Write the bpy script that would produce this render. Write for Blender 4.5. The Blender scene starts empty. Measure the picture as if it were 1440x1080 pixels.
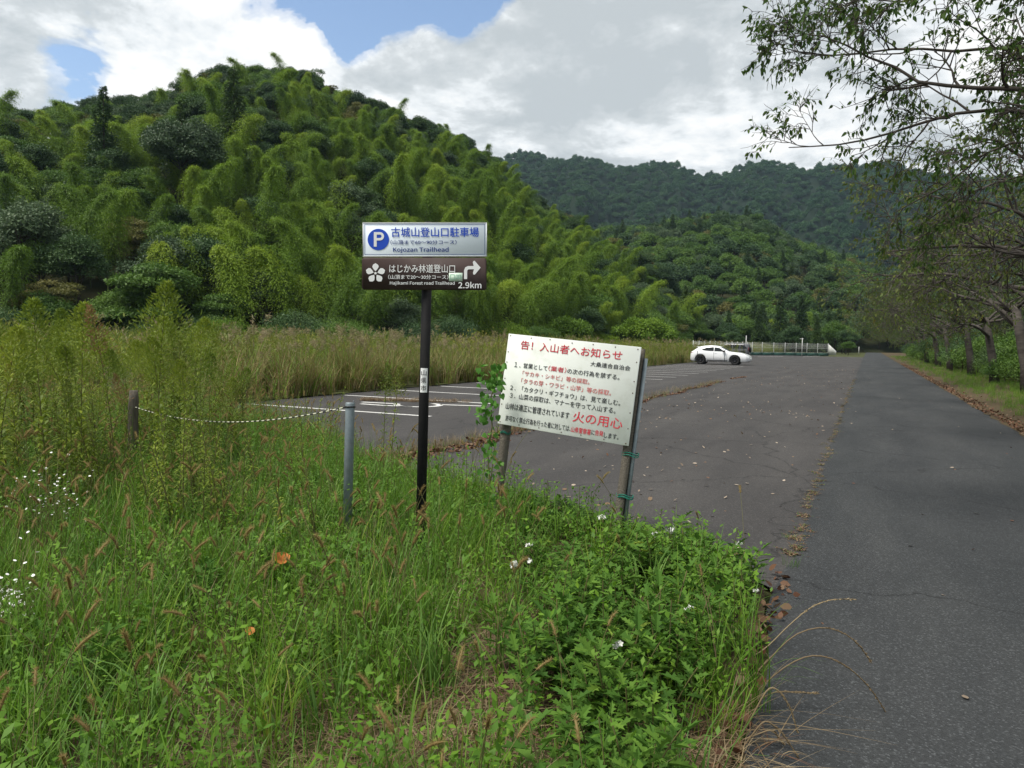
import bpy, math, random
import numpy as np
from mathutils import Vector, Matrix

# ------------------------------------------------------------------ camera, sky, sun, exposure
sc = bpy.context.scene
C = sc.collection
RNG = np.random.default_rng(7)
random.seed(7)
F = 1060.0            # focal length in photo pixels (1440 wide)
EYE = 1.70
ROLL = math.radians(1.0)
_x, _y = 1222 - 720, 487 - 540          # where the road vanishes in the photograph
_x0 = _x*math.cos(ROLL) + _y*math.sin(ROLL); _y0 = -_x*math.sin(ROLL) + _y*math.cos(ROLL)
PITCH = math.atan(-_y0/F)
YAW = math.atan2(_x0, F*math.cos(PITCH) - _y0*math.sin(PITCH))

cam = bpy.data.cameras.new('camera'); camo = bpy.data.objects.new('camera', cam); C.objects.link(camo)
cam.sensor_width = 36; cam.lens = 36*F/1440; cam.clip_start = 0.05; cam.clip_end = 6000
camo.location = (0, 0, EYE)
camo.rotation_mode = 'QUATERNION'
camo.rotation_quaternion = (Matrix.Rotation(YAW, 4, 'Z') @ Matrix.Rotation(math.pi/2 - PITCH, 4, 'X') @ Matrix.Rotation(ROLL, 4, 'Z')).to_quaternion()
sc.camera = camo

SUN_EL, SUN_AZ = math.radians(62), math.radians(-140)    # azimuth from +Y towards +X
sd = Vector((math.sin(SUN_AZ)*math.cos(SUN_EL), math.cos(SUN_AZ)*math.cos(SUN_EL), math.sin(SUN_EL)))
sun = bpy.data.lights.new('sun', 'SUN'); sun.energy = 3.2; sun.angle = math.radians(24); sun.color = (1.0, .95, .87)
suno = bpy.data.objects.new('sun', sun); C.objects.link(suno)
suno.rotation_mode = 'QUATERNION'; suno.rotation_quaternion = sd.to_track_quat('Z', 'Y')
suno.location = (0, 0, 60)

vs = sc.view_settings
vs.view_transform = 'Standard'; vs.look = 'None'; vs.gamma = 1; vs.use_curve_mapping = False; vs.exposure = 0.57
sc.cycles.max_bounces = 5; sc.cycles.diffuse_bounces = 3; sc.cycles.glossy_bounces = 2
sc.cycles.transmission_bounces = 3; sc.cycles.transparent_max_bounces = 4; sc.cycles.volume_bounces = 0
sc.cycles.use_denoising = True
sc.cycles.caustics_reflective = False; sc.cycles.caustics_refractive = False

# ---- pixel -> direction helpers (photo pixels, 1440x1080)
def ray(px, py):
    x, y = px - 720, py - 540
    x0 = x*math.cos(ROLL) + y*math.sin(ROLL); y0 = -x*math.sin(ROLL) + y*math.cos(ROLL)
    f = F*math.cos(PITCH) - y0*math.sin(PITCH); u = -y0*math.cos(PITCH) - F*math.sin(PITCH)
    c, s = math.cos(YAW), math.sin(YAW)
    return np.array([x0*c - f*s, x0*s + f*c, u])/F
def ground(px, py, z=0.0):
    d = ray(px, py); return np.array([0, 0, EYE]) + d*((z - EYE)/d[2])
def at(px, py, t): return np.array([0, 0, EYE]) + ray(px, py)*t
def azim(px): d = ray(px, 470); return math.atan2(d[0], d[1])

# ---- node helpers
def nd(nt, typ, **kw):
    n = nt.nodes.new(typ)
    for k, v in kw.items():
        if k.startswith('i_'): n.inputs[k[2:].replace('_', ' ')].default_value = v
        else: setattr(n, k, v)
    return n
def ramp(nt, stops, interp='LINEAR'):
    r = nt.nodes.new('ShaderNodeValToRGB'); r.color_ramp.interpolation = interp
    e = r.color_ramp.elements
    while len(e) < len(stops): e.new(0.5)
    for k, (p, c) in enumerate(stops):
        e[k].position = p; e[k].color = (c, c, c, 1) if not isinstance(c, (tuple, list)) else (*c, 1)
    return r

# ---- world: Nishita sky with a broken cloud deck
w = bpy.data.worlds.new('World'); sc.world = w; w.use_nodes = True
nt = w.node_tree; nt.nodes.clear()
L = nt.links.new
sky = nd(nt, 'ShaderNodeTexSky', sky_type='NISHITA', sun_disc=False, sun_elevation=SUN_EL, sun_rotation=SUN_AZ, air_density=1.0, dust_density=1.2, ozone_density=1.2)
bgs = nd(nt, 'ShaderNodeBackground', i_Strength=0.13); L(sky.outputs[0], bgs.inputs[0])
tc = nd(nt, 'ShaderNodeTexCoord')
sep = nd(nt, 'ShaderNodeSeparateXYZ'); L(tc.outputs['Generated'], sep.inputs[0])
zz = nd(nt, 'ShaderNodeMath', operation='MAXIMUM'); L(sep.outputs[2], zz.inputs[0]); zz.inputs[1].default_value = 0.0
za = nd(nt, 'ShaderNodeMath', operation='ADD'); L(zz.outputs[0], za.inputs[0]); za.inputs[1].default_value = 0.28
dv = nd(nt, 'ShaderNodeVectorMath', operation='DIVIDE'); L(tc.outputs['Generated'], dv.inputs[0])
cb = nd(nt, 'ShaderNodeCombineXYZ'); [L(za.outputs[0], cb.inputs[k]) for k in range(3)]
L(cb.outputs[0], dv.inputs[1])
def noise(scale, det, rough, off, dist=0.0):
    m = nd(nt, 'ShaderNodeMapping'); L(dv.outputs[0], m.inputs[0]); m.inputs['Location'].default_value = off
    n = nd(nt, 'ShaderNodeTexNoise', i_Scale=scale, i_Detail=det, i_Roughness=rough, i_Distortion=dist); L(m.outputs[0], n.inputs['Vector']); return n
n1 = noise(2.6, 11, .6, (3.1, .7, 0), .25)
n2 = noise(4.2, 10, .6, (.4, 5.2, 1), .3)
n3 = noise(1.2, 4, .5, (8.4, 1.2, 2), .1)
def hole(px, py, size, amount):
    d = Vector(ray(px, py)).normalized()
    dt = nd(nt, 'ShaderNodeVectorMath', operation='DISTANCE'); L(tc.outputs['Generated'], dt.inputs[0]); dt.inputs[1].default_value = d
    mr = nd(nt, 'ShaderNodeMapRange', interpolation_type='SMOOTHSTEP'); L(dt.outputs['Value'], mr.inputs[0])
    mr.inputs[1].default_value = 0; mr.inputs[2].default_value = size; mr.inputs[3].default_value = amount; mr.inputs[4].default_value = 0
    return mr.outputs[0]
cv = nd(nt, 'ShaderNodeMath', operation='MULTIPLY_ADD'); L(n1.outputs[0], cv.inputs[0]); cv.inputs[1].default_value = 2.0; cv.inputs[2].default_value = -.34
n1b = noise(2.6, 11, .6, (3.1 + .035, .7 - .05, 0), .25)
lit = nd(nt, 'ShaderNodeMath', operation='SUBTRACT'); L(n1.outputs[0], lit.inputs[0]); L(n1b.outputs[0], lit.inputs[1])
cov = cv.outputs[0]
for a in ((450, 18, .11, .42), (550, 5, .11, .42), (650, -8, .11, .42), (700, -5, .09, .4), (340, 15, .08, .2), (490, 60, .05, .25), (590, 115, .09, -.5), (500, 130, .07, -.4), (680, 75, .07, -.4),  (115, 95, .085, .36), (180, 60, .06, .15), (880, 165, .25, -.4), (760, 150, .15, -.3), (1000, 80, .3, -.4), (1300, 100, .35, -.4), (420, 76, .07, -.42), (530, 62, .05, -.2), (600, 45, .04, -.2), (250, 90, .12, -.3), (20, 60, .1, -.2), (740, 40, .1, -.3), (60, 30, .12, .12)):
    s = nd(nt, 'ShaderNodeMath', operation='SUBTRACT'); L(cov, s.inputs[0]); L(hole(*a), s.inputs[1]); cov = s.outputs[0]
cr = ramp(nt, [(0.36, 0.0), (0.44, .55), (0.56, 1.0)], 'EASE'); L(cov, cr.inputs[0])
# brightness of the deck: bright billows and grey undersides
mixn = nd(nt, 'ShaderNodeMath', operation='MULTIPLY_ADD'); L(n2.outputs[0], mixn.inputs[0]); mixn.inputs[1].default_value = .55
L(n3.outputs[0], mixn.inputs[2])
ml = nd(nt, 'ShaderNodeMath', operation='MULTIPLY_ADD'); L(lit.outputs[0], ml.inputs[0]); ml.inputs[1].default_value = 1.6; L(mixn.outputs[0], ml.inputs[2])
sb = ml.outputs[0]
for a in ((420, 65, .07, -.22), (205, 105, .09, -.10), (700, 110, .13, -.13), (60, 120, .1, -.06), (830, 80, .2, .05), (960, 130, .25, .03), (20, 40, .15, .14), (110, 30, .12, .08), (1000, 40, .2, .0)):
    s = nd(nt, 'ShaderNodeMath', operation='SUBTRACT'); L(sb, s.inputs[0]); L(hole(*a), s.inputs[1]); sb = s.outputs[0]
cc = ramp(nt, [(0.60, (.50, .54, .565)), (0.74, (.61, .645, .665)), (0.84, (.80, .83, .85)), (0.95, (.95, .95, .94))]); L(sb, cc.inputs[0])
bgc = nd(nt, 'ShaderNodeBackground', i_Strength=0.77); L(cc.outputs[0], bgc.inputs[0])
mx = nd(nt, 'ShaderNodeMixShader'); L(cr.outputs[0], mx.inputs[0]); L(bgs.outputs[0], mx.inputs[1]); L(bgc.outputs[0], mx.inputs[2])
wo = nd(nt, 'ShaderNodeOutputWorld'); L(mx.outputs[0], wo.inputs[0])

# ------------------------------------------------------------------ materials
MATS = {}
def new_mat(name):
    m = bpy.data.materials.new(name); m.use_nodes = True; m.node_tree.nodes.clear(); MATS[name] = m
    o = m.node_tree.nodes.new('ShaderNodeOutputMaterial'); return m, m.node_tree, o
def principled(nt, o, rough=.6, spec=.3, metal=0):
    p = nd(nt, 'ShaderNodeBsdfPrincipled'); p.inputs['Roughness'].default_value = rough
    p.inputs['Specular IOR Level'].default_value = spec; p.inputs['Metallic'].default_value = metal
    nt.links.new(p.outputs[0], o.inputs[0]); return p
def mat_plain(name, c1, c2=None, scale=8, rough=.6, spec=.3, metal=0, det=5, bump=0, stretch=None, coat=0, dirt=None):
    """two-tone noise material with optional bump, stretched grain and blotchy dirt"""
    m, t, o = new_mat(name); p = principled(t, o, rough, spec, metal); p.inputs['Coat Weight'].default_value = coat
    tc = nd(t, 'ShaderNodeTexCoord'); mp = nd(t, 'ShaderNodeMapping'); t.links.new(tc.outputs['Object'], mp.inputs[0])
    if stretch: mp.inputs['Scale'].default_value = stretch
    n = nd(t, 'ShaderNodeTexNoise', i_Scale=scale, i_Detail=det, i_Roughness=.6); t.links.new(mp.outputs[0], n.inputs['Vector'])
    r = ramp(t, [(.3, c1), (.7, c2 or tuple(x*.85 for x in c1))]); t.links.new(n.outputs[0], r.inputs[0])
    col = r.outputs[0]
    if dirt:
        n2 = nd(t, 'ShaderNodeTexNoise', i_Scale=dirt[1], i_Detail=6, i_Roughness=.65); t.links.new(tc.outputs['Object'], n2.inputs['Vector'])
        r2 = ramp(t, [(.5, 0.0), (.72, dirt[2])]); t.links.new(n2.outputs[0], r2.inputs[0])
        mxx = nd(t, 'ShaderNodeMix', data_type='RGBA'); t.links.new(r2.outputs[0], mxx.inputs[0]); t.links.new(col, mxx.inputs[6]); mxx.inputs[7].default_value = (*dirt[0], 1); col = mxx.outputs[2]
    t.links.new(col, p.inputs['Base Color'])
    if bump:
        b = nd(t, 'ShaderNodeBump', i_Strength=bump, i_Distance=.02); t.links.new(n.outputs[0], b.inputs['Height']); t.links.new(b.outputs[0], p.inputs['Normal'])
    return m
def mat_leaf(name, stops, transl=.3, rough=.55, spec=.25, hue_obj=.6):
    """stops: colours from dark to light; per-leaf attribute t and per-object random pick between them"""
    m, t, o = new_mat(name)
    at_ = nd(t, 'ShaderNodeAttribute', attribute_name='t'); oi = nd(t, 'ShaderNodeObjectInfo')
    a = nd(t, 'ShaderNodeMath', operation='MULTIPLY'); t.links.new(oi.outputs['Random'], a.inputs[0]); a.inputs[1].default_value = hue_obj
    b = nd(t, 'ShaderNodeMath', operation='MULTIPLY_ADD'); t.links.new(at_.outputs['Fac'], b.inputs[0]); b.inputs[1].default_value = 1 - hue_obj
    t.links.new(a.outputs[0], b.inputs[2])
    r = ramp(t, stops); t.links.new(b.outputs[0], r.inputs[0])
    p = nd(t, 'ShaderNodeBsdfPrincipled'); p.inputs['Roughness'].default_value = rough; p.inputs['Specular IOR Level'].default_value = spec
    t.links.new(r.outputs[0], p.inputs['Base Color'])
    tr = nd(t, 'ShaderNodeBsdfTranslucent'); t.links.new(r.outputs[0], tr.inputs[0])
    ms = nd(t, 'ShaderNodeMixShader'); ms.inputs[0].default_value = transl
    t.links.new(p.outputs[0], ms.inputs[1]); t.links.new(tr.outputs[0], ms.inputs[2]); t.links.new(ms.outputs[0], o.inputs[0])
    return m
def asphalt(name, c_lo, c_hi, speck, speck_scale, patch_col, speck_amt=.8):
    m, t, o = new_mat(name); p = principled(t, o, .85, .25)
    tc = nd(t, 'ShaderNodeTexCoord')
    n = nd(t, 'ShaderNodeTexNoise', i_Scale=.35, i_Detail=6, i_Roughness=.6); t.links.new(tc.outputs['Object'], n.inputs['Vector'])
    r = ramp(t, [(.3, c_lo), (.7, c_hi)]); t.links.new(n.outputs[0], r.inputs[0])
    mp = nd(t, 'ShaderNodeMapping'); mp.inputs['Scale'].default_value = (1, .18, 1); t.links.new(tc.outputs['Object'], mp.inputs[0])
    ns = nd(t, 'ShaderNodeTexNoise', i_Scale=1.1, i_Detail=5, i_Roughness=.6); t.links.new(mp.outputs[0], ns.inputs['Vector'])
    rs = ramp(t, [(.42, 0.0), (.70, .8)]); t.links.new(ns.outputs[0], rs.inputs[0])
    m1 = nd(t, 'ShaderNodeMix', data_type='RGBA'); t.links.new(rs.outputs[0], m1.inputs[0]); t.links.new(r.outputs[0], m1.inputs[6]); m1.inputs[7].default_value = (*patch_col, 1)
    v = nd(t, 'ShaderNodeTexVoronoi', i_Scale=speck_scale); t.links.new(tc.outputs['Object'], v.inputs['Vector'])
    sx = nd(t, 'ShaderNodeSeparateColor'); t.links.new(v.outputs['Color'], sx.inputs[0])
    rv = ramp(t, [(.0, .62), (.55, .95), (.86, 1.15), (1.0, speck)]); t.links.new(sx.outputs[0], rv.inputs[0])
    m2 = nd(t, 'ShaderNodeMix', data_type='RGBA', blend_type='MULTIPLY'); m2.inputs[0].default_value = speck_amt
    t.links.new(m1.outputs[2], m2.inputs[6]); t.links.new(rv.outputs[0], m2.inputs[7])
    # cracks
    nw = nd(t, 'ShaderNodeTexNoise', i_Scale=1.6, i_Detail=4); t.links.new(tc.outputs['Object'], nw.inputs['Vector'])
    va = nd(t, 'ShaderNodeVectorMath', operation='MULTIPLY_ADD'); t.links.new(nw.outputs['Color'], va.inputs[0]); va.inputs[1].default_value = (.9, .9, 0); t.links.new(tc.outputs['Object'], va.inputs[2])
    vc = nd(t, 'ShaderNodeTexVoronoi', feature='DISTANCE_TO_EDGE', i_Scale=.28); t.links.new(va.outputs[0], vc.inputs['Vector'])
    rc = ramp(t, [(.0, .30), (.005, 1.0)]); t.links.new(vc.outputs['Distance'], rc.inputs[0])
    m3 = nd(t, 'ShaderNodeMix', data_type='RGBA', blend_type='MULTIPLY'); m3.inputs[0].default_value = .75
    t.links.new(m2.outputs[2], m3.inputs[6]); t.links.new(rc.outputs[0], m3.inputs[7])
    t.links.new(m3.outputs[2], p.inputs['Base Color'])
    b = nd(t, 'ShaderNodeBump', i_Strength=.55, i_Distance=.006); t.links.new(v.outputs['Distance'], b.inputs['Height']); t.links.new(b.outputs[0], p.inputs['Normal'])
    return m

asphalt('asphalt_road', (.0245, .0270, .0285), (.0350, .0375, .0390), 2.6, 120, (.050, .052, .052))
asphalt('asphalt_lot', (.036, .0340, .0335), (.051, .0480, .0465), 2.2, 90, (.068, .0635, .060), .6)
mat_plain('soil', (.085, .066, .042), (.05, .055, .024), 1.7, .95, .1, det=9, bump=.5)
mat_plain('field_ground', (.07, .085, .03), (.05, .05, .022), .8, .95, .1, det=8)
mat_plain('forest_floor', (.022, .03, .012), (.035, .032, .016), .4, 1, .05, det=6)
mat_plain('mountain_floor', (.010, .019, .012), (.015, .024, .014), .05, 1, .05, det=6)
mat_plain('road_paint', (.66, .66, .63), (.55, .54, .52), 7, .8, .2, det=8, dirt=((.15, .14, .13), 14, .45))
mat_plain('white_paint_metal', (.72, .73, .72), (.62, .63, .62), 3, .45, .4)
mat_plain('fence_white', (.60, .61, .58), (.48, .49, .46), 3, .5, .3)
mat_plain('green_wall', (.02, .06, .05), (.03, .075, .06), 2, .8, .2)
mat_plain('black_paint', (.010, .010, .011), (.013, .013, .013), 6, .7, .12, dirt=((.03, .027, .025), 9, .35))
mat_plain('galvanised', (.21, .25, .27), (.15, .185, .20), 22, .5, .4, .2, dirt=((.20, .18, .14), 7, .4))
mat_plain('old_wood', (.185, .165, .135), (.095, .083, .068), 9, .9, .15, det=8, bump=.6, stretch=(9, 9, .8))
mat_plain('stump_wood', (.16, .14, .115), (.08, .07, .058), 9, .95, .1, det=8, bump=.6, stretch=(7, 7, .7))
mat_plain('board_white', (.74, .77, .73), (.68, .71, .66), 3, .55, .3, dirt=((.46, .47, .40), 4.5, .5))
mat_plain('sign_white', (.72, .80, .86), (.69, .77, .83), 2, .4, .35)
mat_plain('sign_brown', (.058, .038, .034), (.045, .030, .028), 4, .65, .2, dirt=((.10, .08, .075), 6, .35))
mat_plain('sign_blue', (.012, .075, .52), (.012, .065, .46), 4, .45)
mat_plain('sign_navy', (.015, .045, .23), (.015, .04, .2), 4, .45)
mat_plain('print_red', (.62, .035, .06), (.52, .045, .06), 6, .6)
mat_plain('print_faded_red', (.62, .12, .12), (.55, .16, .15), 9, .6)
mat_plain('print_black', (.018, .018, .022), (.03, .03, .034), 6, .6)
mat_plain('print_white', (.80, .81, .80), (.72, .73, .72), 4, .5)
mat_plain('sticker_green', (.20, .42, .30), (.28, .50, .36), 30, .6)
mat_plain('sticker_pale', (.55, .72, .58), (.62, .76, .62), 20, .6)
mat_plain('green_wire', (.01, .17, .12), (.012, .13, .09), 9, .5)
mat_plain('rust', (.10, .05, .03), (.05, .03, .02), 40, .8)
mat_plain('bark', (.085, .07, .055), (.03, .026, .022), 7, .95, .1, det=8, bump=.8, stretch=(1, 1, .35))
mat_plain('cherry_bark', (.10, .088, .075), (.032, .027, .024), 5, .85, .2, det=8, bump=.5, stretch=(.6, .6, 2.0))
mat_plain('bamboo_culm', (.13, .16, .05), (.09, .13, .04), 2, .5, .3)
mat_plain('stalk', (.14, .12, .045), (.09, .11, .03), 4, .8)
mat_plain('car_white', (.80, .81, .82), (.79, .80, .81), 1, .25, .5, coat=.6)
mat_plain('car_grey', (.10, .10, .11), (.09, .09, .1), 1, .3, .5, coat=.5)
mat_plain('rubber', (.012, .012, .013), (.02, .02, .02), 9, .8)
mat_plain('dark_trim', (.015, .015, .016), (.02, .02, .02), 5, .5)
mat_plain('rim_black', (.03, .03, .035), (.02, .02, .022), 5, .35, .5, .6)
mat_plain('glass_dark', (.014, .017, .018), (.018, .021, .022), 1, .12, .25)
mat_plain('lamp_glass', (.35, .37, .40), (.28, .3, .33), 3, .12, .6)
mat_plain('tail_red', (.28, .01, .012), (.2, .01, .01), 3, .2, .5)
mat_plain('rope_dark', (.02, .02, .02), (.03, .03, .03), 9, .8)
mat_plain('rope_light', (.68, .68, .52), (.55, .55, .42), 9, .8)
mat_plain('concrete_white', (.70, .69, .65), (.6, .59, .55), 1.5, .8)
mat_plain('roof_grey', (.07, .07, .075), (.05, .05, .055), 2, .7)
mat_plain('petal_white', (.80, .80, .76), (.7, .7, .66), 20, .6)
mat_plain('leaf_orange', (.55, .20, .03), (.42, .12, .025), 22, .6, .3)

# foliage
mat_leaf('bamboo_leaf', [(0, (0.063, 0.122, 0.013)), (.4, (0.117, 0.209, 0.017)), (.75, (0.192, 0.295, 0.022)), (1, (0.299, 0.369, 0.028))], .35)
mat_leaf('broad_dark', [(0, (0.027, 0.060, 0.020)), (.5, (0.046, 0.095, 0.028)), (1, (0.085, 0.143, 0.042))], .2)
mat_leaf('broad_mid', [(0, (0.043, 0.096, 0.016)), (.5, (0.079, 0.154, 0.023)), (1, (0.129, 0.216, 0.035))], .28)
mat_leaf('broad_grey', [(0, (0.044, 0.078, 0.034)), (.5, (0.068, 0.110, 0.048)), (1, (0.105, 0.155, 0.072))], .2)
mat_leaf('broad_olive', [(0, (0.072, 0.082, 0.019)), (.5, (0.114, 0.122, 0.027)), (1, (0.169, 0.152, 0.041))], .28)
mat_leaf('conifer_leaf', [(0, (0.024, 0.056, 0.016)), (.5, (0.044, 0.088, 0.021)), (1, (0.076, 0.125, 0.026))], .15)
mat_leaf('far_leaf', [(0, (0.020, 0.063, 0.026)), (.5, (0.036, 0.095, 0.035)), (1, (0.072, 0.144, 0.046))], .2)
mat_leaf('cherry_leaf', [(0, (0.046, 0.103, 0.020)), (.45, (0.086, 0.151, 0.027)), (.75, (0.161, 0.174, 0.031)), (1, (0.287, 0.167, 0.024))], .4, hue_obj=.25)
mat_leaf('cherry_olive', [(0, (0.065, 0.106, 0.022)), (.45, (0.108, 0.151, 0.032)), (.75, (0.162, 0.167, 0.037)), (1, (0.227, 0.167, 0.037))], .35, hue_obj=.3)
mat_leaf('grass_blade', [(0, (0.057, 0.132, 0.012)), (.5, (0.107, 0.225, 0.018)), (.85, (0.170, 0.294, 0.029)), (1, (0.310, 0.342, 0.059))], .35)
mat_leaf('grass_blue', [(0, (0.068, 0.150, 0.027)), (.6, (0.124, 0.239, 0.043)), (1, (0.206, 0.313, 0.062))], .3)
mat_leaf('straw', [(0, (0.13, 0.09, 0.05)), (.5, (0.24, 0.18, 0.10)), (1, (0.37, 0.29, 0.17))], .2)
mat_leaf('mugwort_leaf', [(0, (0.039, 0.101, 0.014)), (.5, (0.068, 0.153, 0.021)), (.9, (0.123, 0.228, 0.032)), (1, (0.209, 0.254, 0.032))], .25, .7, .15, .45)
mat_leaf('weed_leaf', [(0, (0.062, 0.149, 0.012)), (.6, (0.105, 0.222, 0.017)), (1, (0.167, 0.299, 0.023))], .35)
mat_leaf('goldenrod_leaf', [(0, (0.087, 0.140, 0.017)), (.5, (0.158, 0.221, 0.025)), (1, (0.270, 0.322, 0.035))], .35)
mat_leaf('goldenrod_top', [(0, (0.10, 0.145, 0.028)), (.5, (0.16, 0.19, 0.034)), (1, (0.30, 0.26, 0.045))], .3)
mat_leaf('susuki_blade', [(0, (0.109, 0.103, 0.034)), (.5, (0.190, 0.167, 0.055)), (1, (0.299, 0.230, 0.095))], .3)
mat_leaf('susuki_plume', [(0, (0.20, 0.18, 0.09)), (.5, (0.28, 0.25, 0.13)), (1, (0.30, 0.21, 0.13))], .3)
mat_leaf('foxtail', [(0, (0.22, 0.155, 0.06)), (.5, (0.32, 0.235, 0.09)), (1, (0.44, 0.35, 0.15))], .5)
mat_leaf('dead_leaf', [(0, (0.060, 0.028, 0.018)), (.4, (0.12, 0.055, 0.030)), (.75, (0.17, 0.095, 0.050)), (1, (0.26, 0.19, 0.12))], .15, hue_obj=.1)
mat_leaf('pale_leaf', [(0, (0.173, 0.132, 0.096)), (.5, (0.288, 0.224, 0.162)), (1, (0.418, 0.350, 0.276))], .1, hue_obj=.1)
mat_leaf('vine_leaf', [(0, (0.051, 0.150, 0.021)), (.5, (0.083, 0.224, 0.029)), (1, (0.140, 0.299, 0.047))], .3, hue_obj=.8)
mat_leaf('brown_plant', [(0, (0.161, 0.103, 0.046)), (.5, (0.230, 0.138, 0.057)), (1, (0.299, 0.196, 0.092))], .25)
M = MATS
# ------------------------------------------------------------------ mesh helpers
def mesh(name, parts, smooth=False):
    """parts: list of (V (n,3), F (m,k), t (n,) or None, material)"""
    me = bpy.data.meshes.new(name)
    Vs, T, lt, li, mi, mats = [], [], [], [], [], []
    off = 0
    for V, Fc, t, mat in parts:
        V = np.asarray(V, float).reshape(-1, 3); 
        if mat not in mats: mats.append(mat)
        k = mats.index(mat)
        groups = Fc if isinstance(Fc, list) and len(Fc) and isinstance(Fc[0], np.ndarray) else None
        if groups is None:
            if isinstance(Fc, np.ndarray): groups = [Fc]
            else: groups = [np.array([f]) for f in Fc]
        for g in groups:
            g = np.asarray(g, int)
            li.append((g + off).ravel()); lt.append(np.full(len(g), g.shape[1])); mi.append(np.full(len(g), k))
        Vs.append(V); T.append(np.full(len(V), .5) if t is None else np.broadcast_to(t, (len(V),)))
        off += len(V)
    V = np.concatenate(Vs); li = np.concatenate(li); lt = np.concatenate(lt); mi = np.concatenate(mi); T = np.concatenate(T)
    me.vertices.add(len(V)); me.vertices.foreach_set('co', V.astype(np.float32).ravel())
    me.loops.add(len(li)); me.loops.foreach_set('vertex_index', li.astype(np.int32))
    me.polygons.add(len(lt)); ls = np.concatenate([[0], np.cumsum(lt)[:-1]])
    me.polygons.foreach_set('loop_start', ls.astype(np.int32))
    me.polygons.foreach_set('material_index', mi.astype(np.int32))
    if smooth: me.polygons.foreach_set('use_smooth', np.ones(len(lt), bool))
    a = me.attributes.new('t', 'FLOAT', 'POINT'); a.data.foreach_set('value', T.astype(np.float32))
    for m_ in mats: me.materials.append(M[m_] if isinstance(m_, str) else m_)
    me.update(calc_edges=True); me.validate()
    return me
def obj(name, me, parent=None, loc=None, rot=None, scale=None):
    o = bpy.data.objects.new(name, me); C.objects.link(o)
    if parent: o.parent = parent
    if loc is not None: o.location = loc
    if rot is not None: o.rotation_euler = rot
    if scale is not None: o.scale = scale if hasattr(scale, '__len__') else (scale,)*3
    return o
def empty(name, loc=(0, 0, 0), rot=(0, 0, 0), scale=1):
    o = obj(name, None, None, loc, rot, scale); o.empty_display_size = .2; return o
def tag(o, label=None, cat=None, group=None, kind=None):
    if label: o['label'] = label
    if cat: o['category'] = cat
    if group: o['group'] = group
    if kind: o['kind'] = kind
    return o

def norm(v): v = np.asarray(v, float); return v/np.maximum(np.linalg.norm(v, axis=-1, keepdims=True), 1e-9)
def rnd(n, a=0., b=1.): return RNG.uniform(a, b, n)
def rdir(n): return norm(RNG.normal(size=(n, 3)))
def leafs(P, D, N, Ln, W, t=None, mid=.42):
    """rhombic leaves: base P, axis D, approximate normal N"""
    n = len(P); D = norm(D); S = norm(np.cross(D, N)); Ln = np.broadcast_to(Ln, (n,))[:, None]; W = np.broadcast_to(W, (n,))[:, None]
    V = np.stack([P, P + D*Ln*mid + S*W*.5, P + D*Ln, P + D*Ln*mid - S*W*.5], 1).reshape(-1, 3)
    Fc = np.arange(4*n).reshape(n, 4)
    return V, Fc, np.repeat(rnd(n) if t is None else np.broadcast_to(t, (n,)), 4)
def blades(P, az, h, out, width, seg=4, droop=0.0, t=None, twist=None):
    """curved grass blades: rise h, reach out horizontally, tip droop"""
    n = len(P); h = np.broadcast_to(h, (n,)); out = np.broadcast_to(out, (n,)); width = np.broadcast_to(width, (n,)); droop = np.broadcast_to(droop, (n,))
    s = np.linspace(0, 1, seg + 1)
    a = np.stack([np.cos(az), np.sin(az), np.zeros(n)], 1)
    sa = az + (math.pi/2 if twist is None else twist)
    side = np.stack([np.cos(sa), np.sin(sa), np.zeros(n)], 1)
    V = np.zeros((n, seg + 1, 2, 3))
    for k, u in enumerate(s):
        c = P + a*(out*u**1.8)[:, None]; c = c + np.array([0, 0, 1])*(h*(u - droop*u**3))[:, None]
        wd = (width*.5*(1 - u)**.6 * (0.6 + .4*min(1, u*4)))[:, None] if u < 1 else width[:, None]*.04
        V[:, k, 0] = c - side*wd; V[:, k, 1] = c + side*wd
    idx = np.arange(n*(seg + 1)*2).reshape(n, seg + 1, 2)
    Fc = np.stack([idx[:, :-1, 0], idx[:, :-1, 1], idx[:, 1:, 1], idx[:, 1:, 0]], -1).reshape(-1, 4)
    tt = np.repeat(rnd(n) if t is None else np.broadcast_to(t, (n,)), (seg + 1)*2)
    return V.reshape(-1, 3), Fc, tt
def tube(pts, rad, sides=6, cap=True):
    pts = np.asarray(pts, float); n = len(pts); rad = np.broadcast_to(rad, (n,))
    T = np.gradient(pts, axis=0) if n > 2 else np.repeat((pts[1:] - pts[:1]), n, 0); T = norm(T)
    ref = np.array([0, 0, 1.]) if abs(T[0][2]) < .9 else np.array([1., 0, 0])
    U = norm(np.cross(T, ref)); Wv = np.cross(T, U)
    a = np.linspace(0, 2*math.pi, sides, endpoint=False)
    V = pts[:, None] + rad[:, None, None]*(np.cos(a)[None, :, None]*U[:, None] + np.sin(a)[None, :, None]*Wv[:, None])
    i = np.arange(n*sides).reshape(n, sides)
    Q = np.stack([i[:-1], np.roll(i[:-1], -1, 1), np.roll(i[1:], -1, 1), i[1:]], -1).reshape(-1, 4)
    Fc = [Q]
    if cap: Fc += [i[-1][None, :], i[0][::-1][None, :]]
    return V.reshape(-1, 3), Fc, None
def join(items):
    """join (V,F,t) triples (quads and ngons) -> one triple with a face-group list"""
    Vs, G, T = [], {}, []; off = 0
    for V, Fc, t in items:
        V = np.asarray(V, float).reshape(-1, 3)
        for g in (Fc if isinstance(Fc, list) else [Fc]):
            g = np.asarray(g, int); G.setdefault(g.shape[1], []).append(g + off)
        Vs.append(V); T.append(np.full(len(V), .5) if t is None else t); off += len(V)
    return np.concatenate(Vs), [np.concatenate(v) for v in G.values()], np.concatenate(T)
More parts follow.
